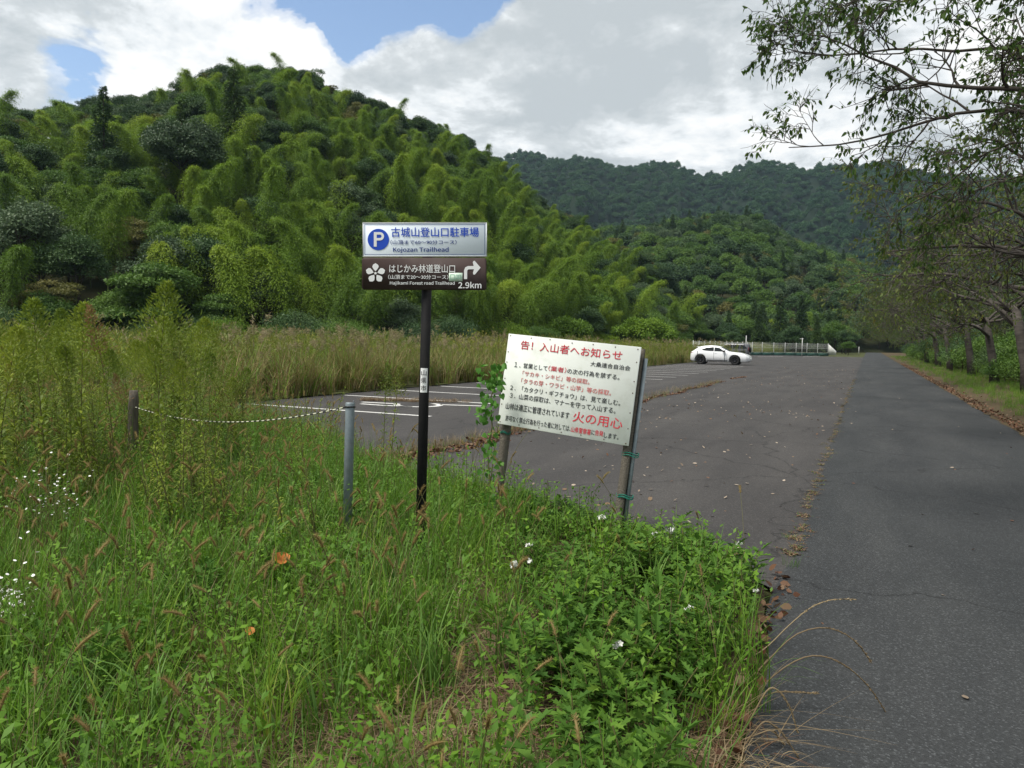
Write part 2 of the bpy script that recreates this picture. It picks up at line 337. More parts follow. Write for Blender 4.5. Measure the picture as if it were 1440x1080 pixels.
def box(x0, x1, y0, y1, z0, z1, bev=0.0):
    b = bev
    if not b:
        V = [(x, y, z) for z in (z0, z1) for x, y in ((x0, y0), (x1, y0), (x1, y1), (x0, y1))]
        Fc = np.array([(3, 2, 1, 0), (4, 5, 6, 7), (0, 1, 5, 4), (1, 2, 6, 5), (2, 3, 7, 6), (3, 0, 4, 7)])
        return np.array(V, float), Fc, None
    ring = lambda z, d: [(x0 + d + b, y0 + d, z), (x1 - d - b, y0 + d, z), (x1 - d, y0 + d + b, z), (x1 - d, y1 - d - b, z), (x1 - d - b, y1 - d, z), (x0 + d + b, y1 - d, z), (x0 + d, y1 - d - b, z), (x0 + d, y0 + d + b, z)]
    V = ring(z0, b) + ring(z0 + b, 0) + ring(z1 - b, 0) + ring(z1, b)
    i = np.arange(32).reshape(4, 8)
    Q = np.stack([i[:-1], np.roll(i[:-1], -1, 1), np.roll(i[1:], -1, 1), i[1:]], -1).reshape(-1, 4)
    return np.array(V, float), [Q, i[-1][None, :], i[0][::-1][None, :]], None
def poly(pts2, z0, z1):
    """extruded polygon (counter-clockwise) between z0 and z1"""
    n = len(pts2); V = [(x, y, z0) for x, y in pts2] + [(x, y, z1) for x, y in pts2]
    Fc = [np.array([list(range(n, 2*n))]), np.array([list(range(n - 1, -1, -1))]), np.array([(k, (k+1) % n, n + (k+1) % n, n + k) for k in range(n)])]
    return np.array(V, float), Fc, None
def xf(part, Mx):
    V, Fc, t = part; A = np.array(Mx); V = np.asarray(V, float)
    return V @ A[:3, :3].T + A[:3, 3], Fc, t

# ---- instanced ground cover (only for what nobody could count)
def scatter(name, meshes, P, rot, scl, idx, label, cat=None):
    col = bpy.data.collections.new(name + '_sources')
    for k, me in enumerate(meshes):
        o = bpy.data.objects.new('%s_source_%02d' % (name, k), me); col.objects.link(o)
    n = len(P)
    me = bpy.data.meshes.new(name); me.vertices.add(n); me.vertices.foreach_set('co', np.asarray(P, np.float32).ravel())
    for nm, typ, key, arr in (('rot', 'FLOAT_VECTOR', 'vector', rot), ('scl', 'FLOAT_VECTOR', 'vector', scl), ('idx', 'INT', 'value', idx)):
        a = me.attributes.new(nm, typ, 'POINT'); a.data.foreach_set(key, np.asarray(arr, np.int32 if typ == 'INT' else np.float32).ravel())
    o = obj(name, me)
    g = bpy.data.node_groups.new(name, 'GeometryNodeTree')
    g.interface.new_socket('Geometry', in_out='INPUT', socket_type='NodeSocketGeometry'); g.interface.new_socket('Geometry', in_out='OUTPUT', socket_type='NodeSocketGeometry')
    gi, go = g.nodes.new('NodeGroupInput'), g.nodes.new('NodeGroupOutput')
    ip = g.nodes.new('GeometryNodeInstanceOnPoints'); ci = g.nodes.new('GeometryNodeCollectionInfo')
    ci.inputs['Collection'].default_value = col; ci.inputs['Separate Children'].default_value = True; ci.inputs['Reset Children'].default_value = True
    ip.inputs['Pick Instance'].default_value = True
    def na(nm, typ): q = g.nodes.new('GeometryNodeInputNamedAttribute'); q.data_type = typ; q.inputs['Name'].default_value = nm; return q.outputs['Attribute']
    lk = g.links.new
    lk(gi.outputs[0], ip.inputs['Points']); lk(ci.outputs[0], ip.inputs['Instance'])
    lk(na('idx', 'INT'), ip.inputs['Instance Index']); lk(na('rot', 'FLOAT_VECTOR'), ip.inputs['Rotation']); lk(na('scl', 'FLOAT_VECTOR'), ip.inputs['Scale'])
    lk(ip.outputs[0], go.inputs[0])
    md = o.modifiers.new('scatter', 'NODES'); md.node_group = g
    tag(o, label, cat, kind='stuff')
    return o
def scatter_simple(name, meshes, P, smin, smax, label, cat=None, idx=None, tilt=.12, zfac=1.0):
    n = len(P); rot = np.stack([RNG.normal(0, tilt, n), RNG.normal(0, tilt, n), rnd(n, 0, 6.283)], 1)
    s = rnd(n, smin, smax); scl = np.stack([s, s, s*rnd(n, .85, 1.15)*zfac], 1)
    return scatter(name, meshes, P, rot, scl, RNG.integers(0, len(meshes), n) if idx is None else idx, label, cat)

# smooth value noise for terrain and densities
def vnoise(x, y, seed=0):
    x = np.asarray(x, float); y = np.asarray(y, float)
    xi, yi = np.floor(x), np.floor(y); fx, fy = x - xi, y - yi
    h = lambda a, b: np.modf(np.abs(np.sin(a*127.1 + b*311.7 + seed*74.7)*43758.5453))[0]
    fx, fy = fx*fx*(3 - 2*fx), fy*fy*(3 - 2*fy)
    return (h(xi, yi)*(1-fx) + h(xi+1, yi)*fx)*(1-fy) + (h(xi, yi+1)*(1-fx) + h(xi+1, yi+1)*fx)*fy
def fbm(x, y, seed=0, o=4):
    s, a = 0, .5
    for k in range(o): s = s + a*vnoise(x*2**k, y*2**k, seed + k); a *= .5
    return s
def inside(P, pg):
    x, y = P[:, 0], P[:, 1]; r = np.zeros(len(P), bool); pg = np.asarray(pg); j = len(pg) - 1
    for i in range(len(pg)):
        xi, yi, xj, yj = *pg[i], *pg[j]
        c = ((yi > y) != (yj > y)) & (x < (xj - xi)*(y - yi)/((yj - yi) + 1e-12) + xi); r ^= c; j = i
    return r

# ------------------------------------------------------------------ the setting: ground, lot, road
LOT = [(-0.30, 5.2), (-1.2, 6.1), (-1.95, 6.35), (-3.1, 7.15), (-4.4, 7.6), (-5.7, 8.1), (-8.2, 10.2), (-14.2, 13.2), (-14.1, 70), (-14.0, 100), (-20.5, 104), (-20.5, 128), (-0.30, 128)]
def sheet(name, pts, z, mat, sub=None):
    V = np.array([(x, y, z) for x, y in pts]); o = obj(name, mesh(name, [(V, [np.arange(len(pts))[None, :]], None, mat)])); tag(o, kind='structure'); return o
# ground sheet, polar grid to the horizon
rr = np.concatenate([np.linspace(0, 30, 31), np.geomspace(32, 4000, 60)]); aa = np.linspace(0, 2*math.pi, 97)[:-1]
R_, A_ = np.meshgrid(rr, aa, indexing='ij'); X, Y = R_*np.sin(A_), R_*np.cos(A_)
i = np.arange(X.size).reshape(X.shape)
Q = np.stack([i[:-1], i[1:], np.roll(i[1:], -1, 1), np.roll(i[:-1], -1, 1)], -1).reshape(-1, 4)
Zg = np.full(X.shape, -.05)
gd = obj('ground', mesh('ground', [(np.stack([X, Y, Zg], -1).reshape(-1, 3), Q, None, 'field_ground')])); tag(gd, kind='structure')
# ragged asphalt edges
def ragged(pts, amp, step=.35, seed=0, skip=()):
    out = []
    for k in range(len(pts)):
        a, b = np.array(pts[k]), np.array(pts[(k+1) % len(pts)]); d = np.linalg.norm(b - a)
        n = max(1, int(d/step)) if k not in skip else 1
        nrm = np.array([-(b-a)[1], (b-a)[0]])/max(d, 1e-6)
        for q in range(n):
            p = a + (b - a)*q/n
            out.append(tuple(p + nrm*amp*(fbm(p[0]*2.1 + seed, p[1]*2.1, 3) - .47)*2 if q else p))
    return out
lot_pts = ragged(LOT, .16, .4)
sheet('parking_lot', lot_pts, 0.0, 'asphalt_lot')
RX0, RX1 = -.58, 2.85
sheet('road', ragged([(RX1, -20), (RX1, 128), (RX1 + .3, 300), (RX0 - .1, 300), (RX0 - .1, 128), (RX0, 30), (RX0 + .06, 12), (RX0 + .12, 7), (RX0 + .05, 5.3), (RX0 + .16, 4.2), (RX0 + .2, 3), (RX0 + .2, -20)], .07, .3), 0.006, 'asphalt_road')
def dirt_mat(name, c1, c2, scale):
    return mat_plain(name, c1, c2, scale, .95, .1, det=9, bump=.6)
dirt_mat('verge_soil', (.10, .068, .042), (.055, .05, .025), 6)
sheet('verge', ragged([(-.44, -6), (-.44, 3), (-.5, 4.4), (-.6, 5.45), (-1.15, 6.1), (-1.95, 6.4), (-3.1, 7.2), (-4.4, 7.65), (-5.7, 8.15), (-8.2, 10.3), (-14.3, 13.3), (-30, 13.3), (-30, -6)], .10, .3), 0.010, 'verge_soil')
sheet('roadside_verge', ragged([(RX1 - .08, -20), (30, -20), (30, 300), (RX1 + .2, 300), (RX1, 128)], .1, .3), 0.012, 'verge_soil')
sheet('field', [(-14.6, 13.35), (-14.4, 99.6), (-20.8, 104), (-20.8, 140), (-35, 190), (-34, 110), (-38, 90), (-44, 61), (-76, 46), (-110, 20), (-110, 13.35)], -.02, 'field_ground')

# painted bay lines
lots = []
for k, y in enumerate([14.1, 17.85] + [20.6 + 2.75*j for j in range(15)]):
    x1 = -8.55 if k else -8.6
    if k == 1: x1 = -8.9
    lots.append((-13.85, x1, y))
for x0, x1, y in lots:
    n = 12; xs = np.linspace(x0, x1, n + 1); wd = .07
    V = np.concatenate([np.stack([xs, y - wd + rnd(n+1, -.008, .008), np.full(n+1, .005)], 1), np.stack([xs, y + wd + rnd(n+1, -.008, .008), np.full(n+1, .005)], 1)])
    Fc = np.array([(k, k+1, n+2+k, n+1+k) for k in range(n)])
    o = obj('bay_line', mesh('bay_line', [(V, Fc, None, 'road_paint')])); tag(o, kind='structure')
# a wheelchair-bay mark between the first two lines, painted as strokes on the asphalt
def stroke(pts, wd):
    pts = np.asarray(pts, float); T = norm(np.gradient(pts, axis=0)); Nn = np.stack([-T[:, 1], T[:, 0]], 1)
    V = np.concatenate([pts + Nn*wd/2, pts - Nn*wd/2]); n = len(pts)
    return np.concatenate([V, np.full((2*n, 1), .006)], 1), np.array([(n+k, n+k+1, k+1, k) for k in range(n-1)]), None
arc = [(-10.35 + .55*math.cos(a), 16.35 + .55*math.sin(a)) for a in np.linspace(-2.9, 1.4, 22)]
sym = join([stroke(arc, .16), stroke([(-12.0, 16.2), (-11.4, 16.25), (-10.9, 16.3)], .16), stroke([(-11.7, 15.75), (-11.0, 15.7), (-10.2, 15.85)], .15), stroke([(-9.95, 16.75), (-9.4, 16.9), (-8.9, 17.05)], .16)])
o = obj('bay_symbol', mesh('bay_symbol', [(*sym, 'road_paint')])); tag(o, kind='structure')
for px, py, dx, dy in ((1084, 501.5, 1.2, 4.6), (1141, 501, .9, 4.6)):
    p = ground(px, py); o = obj('bay_line', mesh('bay_line', [(*stroke([(p[0]-dx, p[1]-dy), (p[0], p[1]), (p[0]+dx, p[1]+dy)], .2), 'road_paint')])); tag(o, kind='structure')

# ------------------------------------------------------------------ hills
def hill_fn(rows):
    az = np.array([azim(r[0]) for r in rows]); ys = np.array([r[1] for r in rows]); b = np.array([r[2] for r in rows], float); c = np.array([r[3] for r in rows], float); th = np.array([r[4] for r in rows], float)
    hc = np.array([max(1.7 + ray(r[0], r[1])[2]/np.linalg.norm(ray(r[0], r[1])[:2])*r[3] - r[4], 0.0) for r in rows])
    def fn(x, y):
        a = np.arctan2(x, y); d = np.hypot(x, y)
        B = np.interp(a, az, b); Cc = np.interp(a, az, c); Hh = np.interp(a, az, hc)
        s = (d - B)/(Cc - B); up = np.sin(np.clip(s, 0, 1)*math.pi/2)**1.15; dn = np.cos(np.clip((s - 1)/1.2, 0, 1)*math.pi/2)
        return Hh*np.where(s < 1, up, dn), s
    return fn
HILL = hill_fn([(-900, 300, 110, 190, 7), (-400, 190, 95, 180, 7), (0, 152, 76, 175, 7), (50, 163, 76, 175, 7), (100, 152, 75, 178, 7), (144, 156, 75, 180, 7), (205, 125, 74, 184, 11), (250, 118, 74, 186, 11), (322, 92, 74, 190, 11), (361, 90, 75, 190, 11), (433, 92, 76, 190, 11), (472, 118, 77, 192, 11), (533, 138, 79, 196, 11), (594, 170, 84, 202, 10), (644, 187, 89, 208, 10), (694, 216, 95, 214, 10), (730, 246, 99, 217, 10), (760, 274, 103, 218, 10), (800, 288, 110, 220, 10), (850, 318, 118, 222, 10), (900, 334, 132, 222, 10), (930, 352, 143, 224, 10), (965, 402, 158, 226, 10), (1000, 442, 175, 230, 10), (1040, 475, 195, 240, 10), (1200, 487, 210, 260, 10)])
HILL2 = hill_fn([(500, 360, 230, 380, 9), (700, 340, 215, 380, 9), (886, 322, 205, 380, 9), (932, 312, 200, 380, 9), (994, 303, 200, 385, 9), (1057, 307, 200, 385, 9), (1111, 332, 205, 390, 9), (1161, 352, 215, 395, 9), (1194, 364, 220, 395, 9), (1300, 395, 240, 400, 9), (1440, 410, 260, 420, 9), (1900, 430, 260, 420, 9), (3500, 480, 260, 420, 9)])
_mt = hill_fn([(0, 270, 480, 950, 9), (400, 240, 480, 950, 9), (600, 222, 470, 950, 9), (698, 216, 470, 950, 9), (723, 206, 470, 950, 9), (744, 205, 470, 950, 9), (773, 217, 470, 955, 9), (815, 216, 470, 960, 9), (857, 227, 470, 960, 9), (911, 222, 470, 960, 9), (940, 227, 475, 965, 9), (973, 239, 480, 970, 9), (1007, 243, 480, 980, 9), (1032, 233, 480, 985, 9), (1069, 225, 480, 990, 9), (1132, 234, 490, 990, 9), (1182, 230, 490, 990, 9), (1240, 230, 490, 990, 9), (1440, 245, 500, 1000, 9), (2000, 300, 500, 1000, 9), (3500, 430, 500, 1000, 9)])
def MOUNT(x, y):
    h, s = _mt(x, y); a = np.arctan2(x, y)
    gul = np.abs(fbm(a*26 + .3*np.sin(s*5), s*2.0, 5, 3) - .45)*2
    return h*(1 - .8*np.clip(1 - s, 0, 1)*np.clip(s*2, 0, 1)*(1 - gul)), s
def rough_fn(fn, sc_, amp, seed):
    def g(x, y):
        z, s = fn(x, y); return z + (fbm(x/sc_, y/sc_, seed) - .5)*amp*np.clip(z/6, 0, 1), s
    return g
HILL, HILL2, MOUNT = rough_fn(HILL, 18, 5, 1), rough_fn(HILL2, 30, 9, 2), rough_fn(MOUNT, 70, 22, 3)
def hill_mesh(name, fn, a0, a1, na, d0, d1, nd_, mat):
    a = np.linspace(a0, a1, na); d = np.linspace(d0, d1, nd_); A, D = np.meshgrid(a, d, indexing='ij'); X, Y = D*np.sin(A), D*np.cos(A)
    Z, s = fn(X, Y); Z = Z - 1.0*(Z < .05) - .3
    i = np.arange(X.size).reshape(X.shape); Q = np.stack([i[:-1, :-1], i[:-1, 1:], i[1:, 1:], i[1:, :-1]], -1).reshape(-1, 4)
    o = obj(name, mesh(name, [(np.stack([X, Y, Z], -1).reshape(-1, 3), Q, None, mat)], True)); tag(o, kind='structure'); return o
hill_mesh('hill', HILL, azim(-900), azim(1200), 160, 70, 420, 90, 'forest_floor')
hill_mesh('hill_spur', HILL2, azim(500), azim(3500), 130, 195, 620, 60, 'forest_floor')
hill_mesh('mountain', MOUNT, azim(0), azim(3500), 260, 440, 1500, 110, 'mountain_floor')
# ------------------------------------------------------------------ lettering (flat print, made as thin meshes)
_dg_need = []
try: SANS = bpy.data.fonts.load(bpy.utils.system_resource('DATAFILES', path='fonts') + '/Noto Sans CJK Regular.woff2')   # Blender's own interface font
except Exception: SANS = None
def text_mesh(body, mat, bold=0.0):
    cu = bpy.data.curves.new('lettering', 'FONT'); cu.body = body
    if SANS and all(ord(c_) < 128 for c_ in body): cu.font = SANS
    cu.body = body; cu.size = 1; cu.resolution_u = 3; cu.fill_mode = 'FRONT'
    o = bpy.data.objects.new('lettering_tmp', cu); C.objects.link(o)
    _dg_need.append((o, mat, bold)); return len(_dg_need) - 1
def flush_text():
    bpy.context.view_layer.update(); dg = bpy.context.evaluated_depsgraph_get(); out = []
    for o, mat, bold in _dg_need:
        me = bpy.data.meshes.new_from_object(o.evaluated_get(dg)); me.materials.clear(); me.materials.append(M[mat]); me.name = 'lettering'
        n = len(me.vertices); co = np.zeros(n*3, np.float32); me.vertices.foreach_get('co', co); co = co.reshape(-1, 3)
        if bold:
            pl = [list(p.vertices) for p in me.polygons]; V = np.concatenate([co + np.array([dx*bold, dy*bold, 0]) for dx, dy in ((0, 0), (1, 0), (-1, 0), (0, 1), (0, -1))]); lay = np.repeat(np.arange(5), n)
            me = bpy.data.meshes.new('lettering'); me.from_pydata([tuple(v) for v in V], [], [[i + q*n for i in f] for q in range(5) for f in pl]); me.materials.append(M[mat]); co = V.astype(np.float32); n = len(V)
        else: lay = np.zeros(n)
        lo, hi = co.min(0), co.max(0); co[:, :2] = (co[:, :2] - lo[:2])/np.maximum(hi[:2] - lo[:2], 1e-6); co[:, 2] = lay*.00025
        me.vertices.foreach_set('co', co.ravel()); me.update(); out.append(me)
    for o, _, _b in _dg_need: cu = o.data; bpy.data.objects.remove(o); bpy.data.curves.remove(cu)
    return out
def homog(src):
    """crop-pixel corners TL,TR,BR,BL -> unit square (x right, y down)"""
    dst = [(0, 0), (1, 0), (1, 1), (0, 1)]; A, b = [], []
    for (x, y), (u, v) in zip(src, dst):
        A += [[x, y, 1, 0, 0, 0, -u*x, -u*y], [0, 0, 0, x, y, 1, -v*x, -v*y]]; b += [u, v]
    h = np.append(np.linalg.solve(A, b), 1).reshape(3, 3)
    def f(x, y): p = h @ np.array([x, y, 1]); return p[:2]/p[2]
    return f
# (text, material, left-centre, right-centre in the enlarged photo, glyph height, boldness)
BOARD_TXT = [('告！入山者へお知らせ', 'print_red', (250, 150), (1100, 238), 78, .0060),
  ('大桑連合自治会', 'print_black', (835, 312), (1168, 345), 42, .0040),
  ('１．', 'print_black', (198, 316), (250, 322), 42, .0030), ('営業として', 'print_black', (275, 328), (475, 346), 44, .0040),
  ('（業者）', 'print_red', (484, 350), (634, 364), 46, .0060), ('の次の行為を禁ずる。', 'print_black', (642, 372), (1078, 424), 46, .0040),
  ('「サカキ・シキビ」等の採取。', 'print_faded_red', (268, 390), (828, 466), 44, .0040),
  ('「タラの芽・ワラビ・山芋」等の採取。', 'print_faded_red', (258, 452), (1008, 562), 46, .0040),
  ('２．「カタクリ・ギフチョウ」は、見て楽しむ。', 'print_black', (166, 512), (1084, 642), 48, .0040),
  ('３．山菜の採取は、マナーを守って入山する。', 'print_black', (164, 578), (1046, 706), 50, .0040),
  ('山林は適正に管理されています', 'print_black', (130, 670), (662, 745), 58, .0060),
  ('火の用心', 'print_red', (692, 752), (1102, 822), 92, .0060),
  ('許可なく禁止行為を行った者に対しては、', 'print_black', (130, 772), (672, 856), 50, .0050),
  ('山県警察署', 'print_red', (676, 862), (840, 890), 48, .0080), ('に', 'print_black', (846, 888), (872, 893), 40, .0050), ('告発', 'print_red', (876, 890), (944, 902), 46, .0080), ('します。', 'print_black', (950, 908), (1070, 932), 46, .0050)]
P1_TXT = [('古城山登山口駐車場', 'sign_blue', (358, 190), (1250, 190), 98, .0110), ('（山頂まで60〜90分コース）', 'sign_navy', (350, 292), (1020, 292), 46, .0050), ('Kojozan Trailhead', 'sign_navy', (376, 372), (938, 372), 60, .0060)]
P2_TXT = [('はじかみ林道登山口', 'print_white', (336, 560), (1002, 560), 86, .0080), ('（山頂まで20〜30分コース）', 'print_white', (325, 646), (932, 646), 46, .0080), ('Hajikami Forest road Trailhead', 'print_white', (342, 712), (998, 712), 44, .0050), ('2.9km', 'print_white', (1034, 730), (1274, 730), 68, .0070)]
POLE_TXT = ['山', '県', '市']
_ids = [[text_mesh(t[0], t[1], t[5]) for t in L_] for L_ in (BOARD_TXT, P1_TXT, P2_TXT)] + [[text_mesh(ch, 'print_black', .006) for ch in POLE_TXT]]
_tm = flush_text(); BOARD_ME, P1_ME, P2_ME, POLE_ME = [[_tm[k] for k in L_] for L_ in _ids]
def place_text(items, meshes, corners, Wd, Ht, parent, z):
    """parent's local frame: x right, y up, z out; panel spans 0..Wd, 0..Ht"""
    f = homog(corners)
    for (t, m_, l, r, h, b), me in zip(items, meshes):
        a, c = f(*l), f(*r); top, bot = f((l[0]+r[0])/2, (l[1]+r[1])/2 - h/2), f((l[0]+r[0])/2, (l[1]+r[1])/2 + h/2)
        ym = (a[1] + c[1])/2; hh = (bot[1] - top[1])
        obj('lettering', me, parent, (a[0]*Wd, (1 - ym - hh/2)*Ht, z), None, ((c[0]-a[0])*Wd, hh*Ht, 1))
# ------------------------------------------------------------------ trees
def bamboo_meshes(h, lean, seed, plume=0.0):
    r = np.random.default_rng(seed)
    az = r.uniform(0, 6.28); s = np.linspace(0, 1, 15); out = lean*s**2.6
    drop = np.where(s > .8, (s - .8)**2*h*(2.0 - 1.3*plume), 0)
    cul = np.stack([np.cos(az)*out, np.sin(az)*out, h*s - drop], 1)
    V, Fc, _ = tube(cul, .055*(1 - s*.9) + .006, 5)
    culm = mesh('culm', [(V, Fc, None, 'bamboo_culm')])
    P, D, N, T = [], [], [], []
    nodes = np.linspace(.30, .995, 40)
    for u in nodes:
        c = np.array([np.interp(u, s, cul[:, k]) for k in range(3)])
        wl = (2.0*math.sin(min(1, (u - .18)/.3)*1.57)*(1 - max(0, u - .72)/.28*.55))*(1 - plume) + plume*(1.95*math.sin(min(1, (u - .15)/.25)*1.57)*(1 - max(0, u - .45)/.55*.86))
        for b in range(11):
            a = r.uniform(0, 6.28); ln = wl*r.uniform(.45, 1.2)*(1 + .25*math.cos(a - az - 2.0*seed))
            q = np.linspace(.12, 1, 20) + r.uniform(-.03, .03, 20)
            rise = r.uniform(.3, .8)*ln
            pts = c + np.stack([np.cos(a)*ln*q, np.sin(a)*ln*q, rise*np.sin(q*2.2) - .62*ln*q**2.4], 1) + r.normal(0, .11, (20, 3))
            tang = np.stack([np.full(20, math.cos(a)), np.full(20, math.sin(a)), .5 - 1.5*q], 1)
            P.append(pts); D.append(tang + r.normal(0, .45, (20, 3))); N.append(np.array([math.cos(a)*.5, math.sin(a)*.5, 1]) + r.normal(0, .35, (20, 3)))
            T.append(np.clip(.25 + .5*(u - .34)/.66 + r.normal(0, .14, 20), 0, 1))  # tint rises with height: brighter tops and shaded lower leaves painted into the colour
    P, D, N, T = map(np.concatenate, (P, D, N, T))
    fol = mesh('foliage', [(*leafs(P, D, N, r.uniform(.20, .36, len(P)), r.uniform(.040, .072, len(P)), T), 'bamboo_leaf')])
    return culm, fol
def broad_meshes(h, rx, seed, leafmat, nclump=34, per=270, leaf=.29, trunk_frac=.16, flat=.85, layered=False, size=(.9, 1.7), sparse=1.0, detail=True):
    r = np.random.default_rng(seed)
    cz = h*(trunk_frac + (1 - trunk_frac)*.5); rz = h*(1 - trunk_frac)*.5
    cs, rs = [], []
    for k in range(nclump):
        d = norm(r.normal(size=3)); d[2] = abs(d[2])*.95 - .32 if not layered else r.uniform(-.9, .95)
        q = r.uniform(.45, .95)
        c = np.array([d[0]*rx*q, d[1]*rx*q, cz + d[2]*rz*q])
        c[:2] *= r.uniform(.8, 1.15); cs.append(c); rs.append(r.uniform(*size))
    cs, rs = np.array(cs), np.array(rs)
    P, D, N, T = [], [], [], []
    for c, R in zip(cs, rs):
        n = int(per*R*R*sparse); v = norm(r.normal(size=(n, 3))); v[:, 2] = np.where(v[:, 2] < -.2, -v[:, 2]*.6, v[:, 2])
        sh = np.array([1, 1, flat if not layered else .32])
        p = c + v*R*sh*r.uniform(.72, 1.08, (n, 1)) + r.normal(0, .08, (n, 3))
        P.append(p); dd = v*.7 + r.normal(0, .6, (n, 3)); dd[:, 2] -= .25; D.append(dd)
        N.append(v + np.array([0, 0, .7]) + r.normal(0, .45, (n, 3))); T.append(np.clip(r.uniform(.1, .9) + r.normal(0, .2, n), 0, 1))
    P, D, N, T = map(np.concatenate, (P, D, N, T))
    crown = mesh('crown', [(*leafs(P, D, N, leaf*r.uniform(.7, 1.25, len(P)), leaf*.5*r.uniform(.7, 1.25, len(P)), T), leafmat)])
    items = []
    tp = np.array([[0, 0, -.6], [r.normal(0, .12), r.normal(0, .12), h*.25], [r.normal(0, .3), r.normal(0, .3), h*.55], [r.normal(0, .4), r.normal(0, .4), h*.86]])
    items.append(tube(tp, np.array([.2, .16, .1, .03])*h/10, 6))
    if detail:
        for c in cs[r.permutation(len(cs))[:16]]:
            s0 = r.uniform(.25, .7); b = np.array([np.interp(s0*h, tp[:, 2], tp[:, k]) for k in range(3)])
            mid = (b + c)/2 + r.normal(0, .2, 3); items.append(tube([b, mid, c], np.array([.07, .045, .02])*h/10, 4, False))
    trunk = mesh('trunk', [(*join(items), 'bark')])
    return trunk, crown
def conifer_meshes(h, rb, seed, mat='conifer_leaf'):
    r = np.random.default_rng(seed); P, D, N, T = [], [], [], []
    for k in range(64):
        u = (k + .5)/64; z = h*(.16 + .83*u); R = rb*(1 - u)**.8*r.uniform(.75, 1.15) + .12
        for b in range(7 if u < .8 else 4):
            a = r.uniform(0, 6.28); n = max(5, int(15*R/rb) + 6); q = r.uniform(.15, 1, n)
            P.append(np.stack([np.cos(a)*R*q, np.sin(a)*R*q, z + .25*R*q - .55*R*q**2], 1) + r.normal(0, .1*R/rb + .04, (n, 3)))
            D.append(np.stack([np.full(n, math.cos(a)), np.full(n, math.sin(a)), np.full(n, -.25)], 1) + r.normal(0, .5, (n, 3)))
            N.append(np.array([0, 0, 1.]) + r.normal(0, .5, (n, 3))); T.append(np.clip(r.uniform(.2, .8) + r.normal(0, .2, n), 0, 1))
    P, D, N, T = map(np.concatenate, (P, D, N, T))
    crown = mesh('crown', [(*leafs(P, D, N, .42, .17, T), mat)])
    trunk = mesh('trunk', [(*tube([[0, 0, -.6], [0, 0, h*.5], [.05, 0, h*.98]], np.array([.2, .13, .02])*h/12, 6), 'bark')])
    return trunk, crown
BAMBOO = [bamboo_meshes(h, l, 100 + k, p_) for k, (h, l, p_) in enumerate([(10.5, 3.2, .1), (11.5, 4.2, .3), (9.5, 2.6, .45), (8.5, 3.4, .0), (11.5, 4.6, .2), (10, 2.2, .4), (9.5, 4.0, .0)])]
DARK = [broad_meshes(9.5, 3.3, 201, 'broad_dark'), broad_meshes(8.5, 3.0, 202, 'broad_dark'), broad_meshes(10.5, 3.2, 203, 'broad_dark')]
MID = [broad_meshes(8.5, 3.1, 211, 'broad_mid'), broad_meshes(7.5, 2.8, 212, 'broad_mid', layered=True, nclump=44), broad_meshes(9, 3.0, 213, 'broad_mid')]
GREY = [broad_meshes(9.5, 3.0, 221, 'broad_grey', size=(.7, 1.3), sparse=.8), broad_meshes(8.5, 2.9, 222, 'broad_grey', size=(.7, 1.2))]
OLIVE = [broad_meshes(8, 3.0, 231, 'broad_olive', layered=True, nclump=44), broad_meshes(7.5, 2.8, 232, 'broad_olive', size=(.7, 1.3), sparse=.8)]
CEDAR = [conifer_meshes(15, 2.8, 241), conifer_meshes(13, 2.5, 242)]
PINE = [broad_meshes(9, 2.9, 251, 'broad_dark', nclump=18, layered=True, size=(.8, 1.3), trunk_frac=.4, sparse=.9), broad_meshes(8, 2.6, 252, 'broad_dark', nclump=15, layered=True, size=(.7, 1.2), trunk_frac=.45, sparse=.8)]
def put_tree(name, pair, p, s, rz, label, cat, group=None, partnames=('trunk', 'crown')):
    e = empty(name, p, (0, 0, rz), s); tag(e, label, cat, group)
    obj(partnames[0], pair[0], e); obj(partnames[1], pair[1], e); return e
def floor_z(x, y):
    h, _ = HILL(np.array([x]), np.array([y])); return float(h[0])

# sample the hill: nearest rows become individual trees, the rest one mass of wood
def sample_hill(fn, a0, a1, d0, d1, spacing, smin, smax, seed):
    r = np.random.default_rng(seed); pts = []
    n = int((a1 - a0)*(d1**2 - d0**2)/2/spacing**2*2.2)
    a = r.uniform(a0, a1, n); d = np.sqrt(r.uniform(d0**2, d1**2, n)); x, y = d*np.sin(a), d*np.cos(a)
    h, s = fn(x, y); k = (s > smin) & (s < smax) & (h > -.1); P = np.stack([x, y, h, s], 1)[k]
    cell = {}; out = []
    for p in P:
        c = (int(p[0]//spacing), int(p[1]//spacing)); ok = True
        for i in (-1, 0, 1):
            for j in (-1, 0, 1):
                for q in cell.get((c[0]+i, c[1]+j), ()):
                    if (q[0]-p[0])**2 + (q[1]-p[1])**2 < spacing**2: ok = False
        if ok: cell.setdefault(c, []).append(p); out.append(p)
    return np.array(out)
def pix(P):
    """world points -> photo pixel columns/rows"""
    P = np.atleast_2d(P); c, s = math.cos(YAW), math.sin(YAW); x0 = P[:, 0]*c + P[:, 1]*s; f0 = -P[:, 0]*s + P[:, 1]*c; u0 = P[:, 2] - EYE
    f = f0*math.cos(PITCH) - u0*math.sin(PITCH); y0 = -(u0*math.cos(PITCH) + f0*math.sin(PITCH))
    x0, y0 = x0/f*F, y0/f*F
    return 720 + x0*math.cos(ROLL) - y0*math.sin(ROLL), 540 + x0*math.sin(ROLL) + y0*math.cos(ROLL), f
HP = sample_hill(HILL, azim(-180), azim(1180), 72, 250, 2.05, .0, 1.14, 5)
px, py, dep = pix(HP[:, :3])
bamb_like = fbm(HP[:, 0]/22 + 3, HP[:, 1]/22, 11, 3)
rk = np.random.default_rng(9)
kinds = []
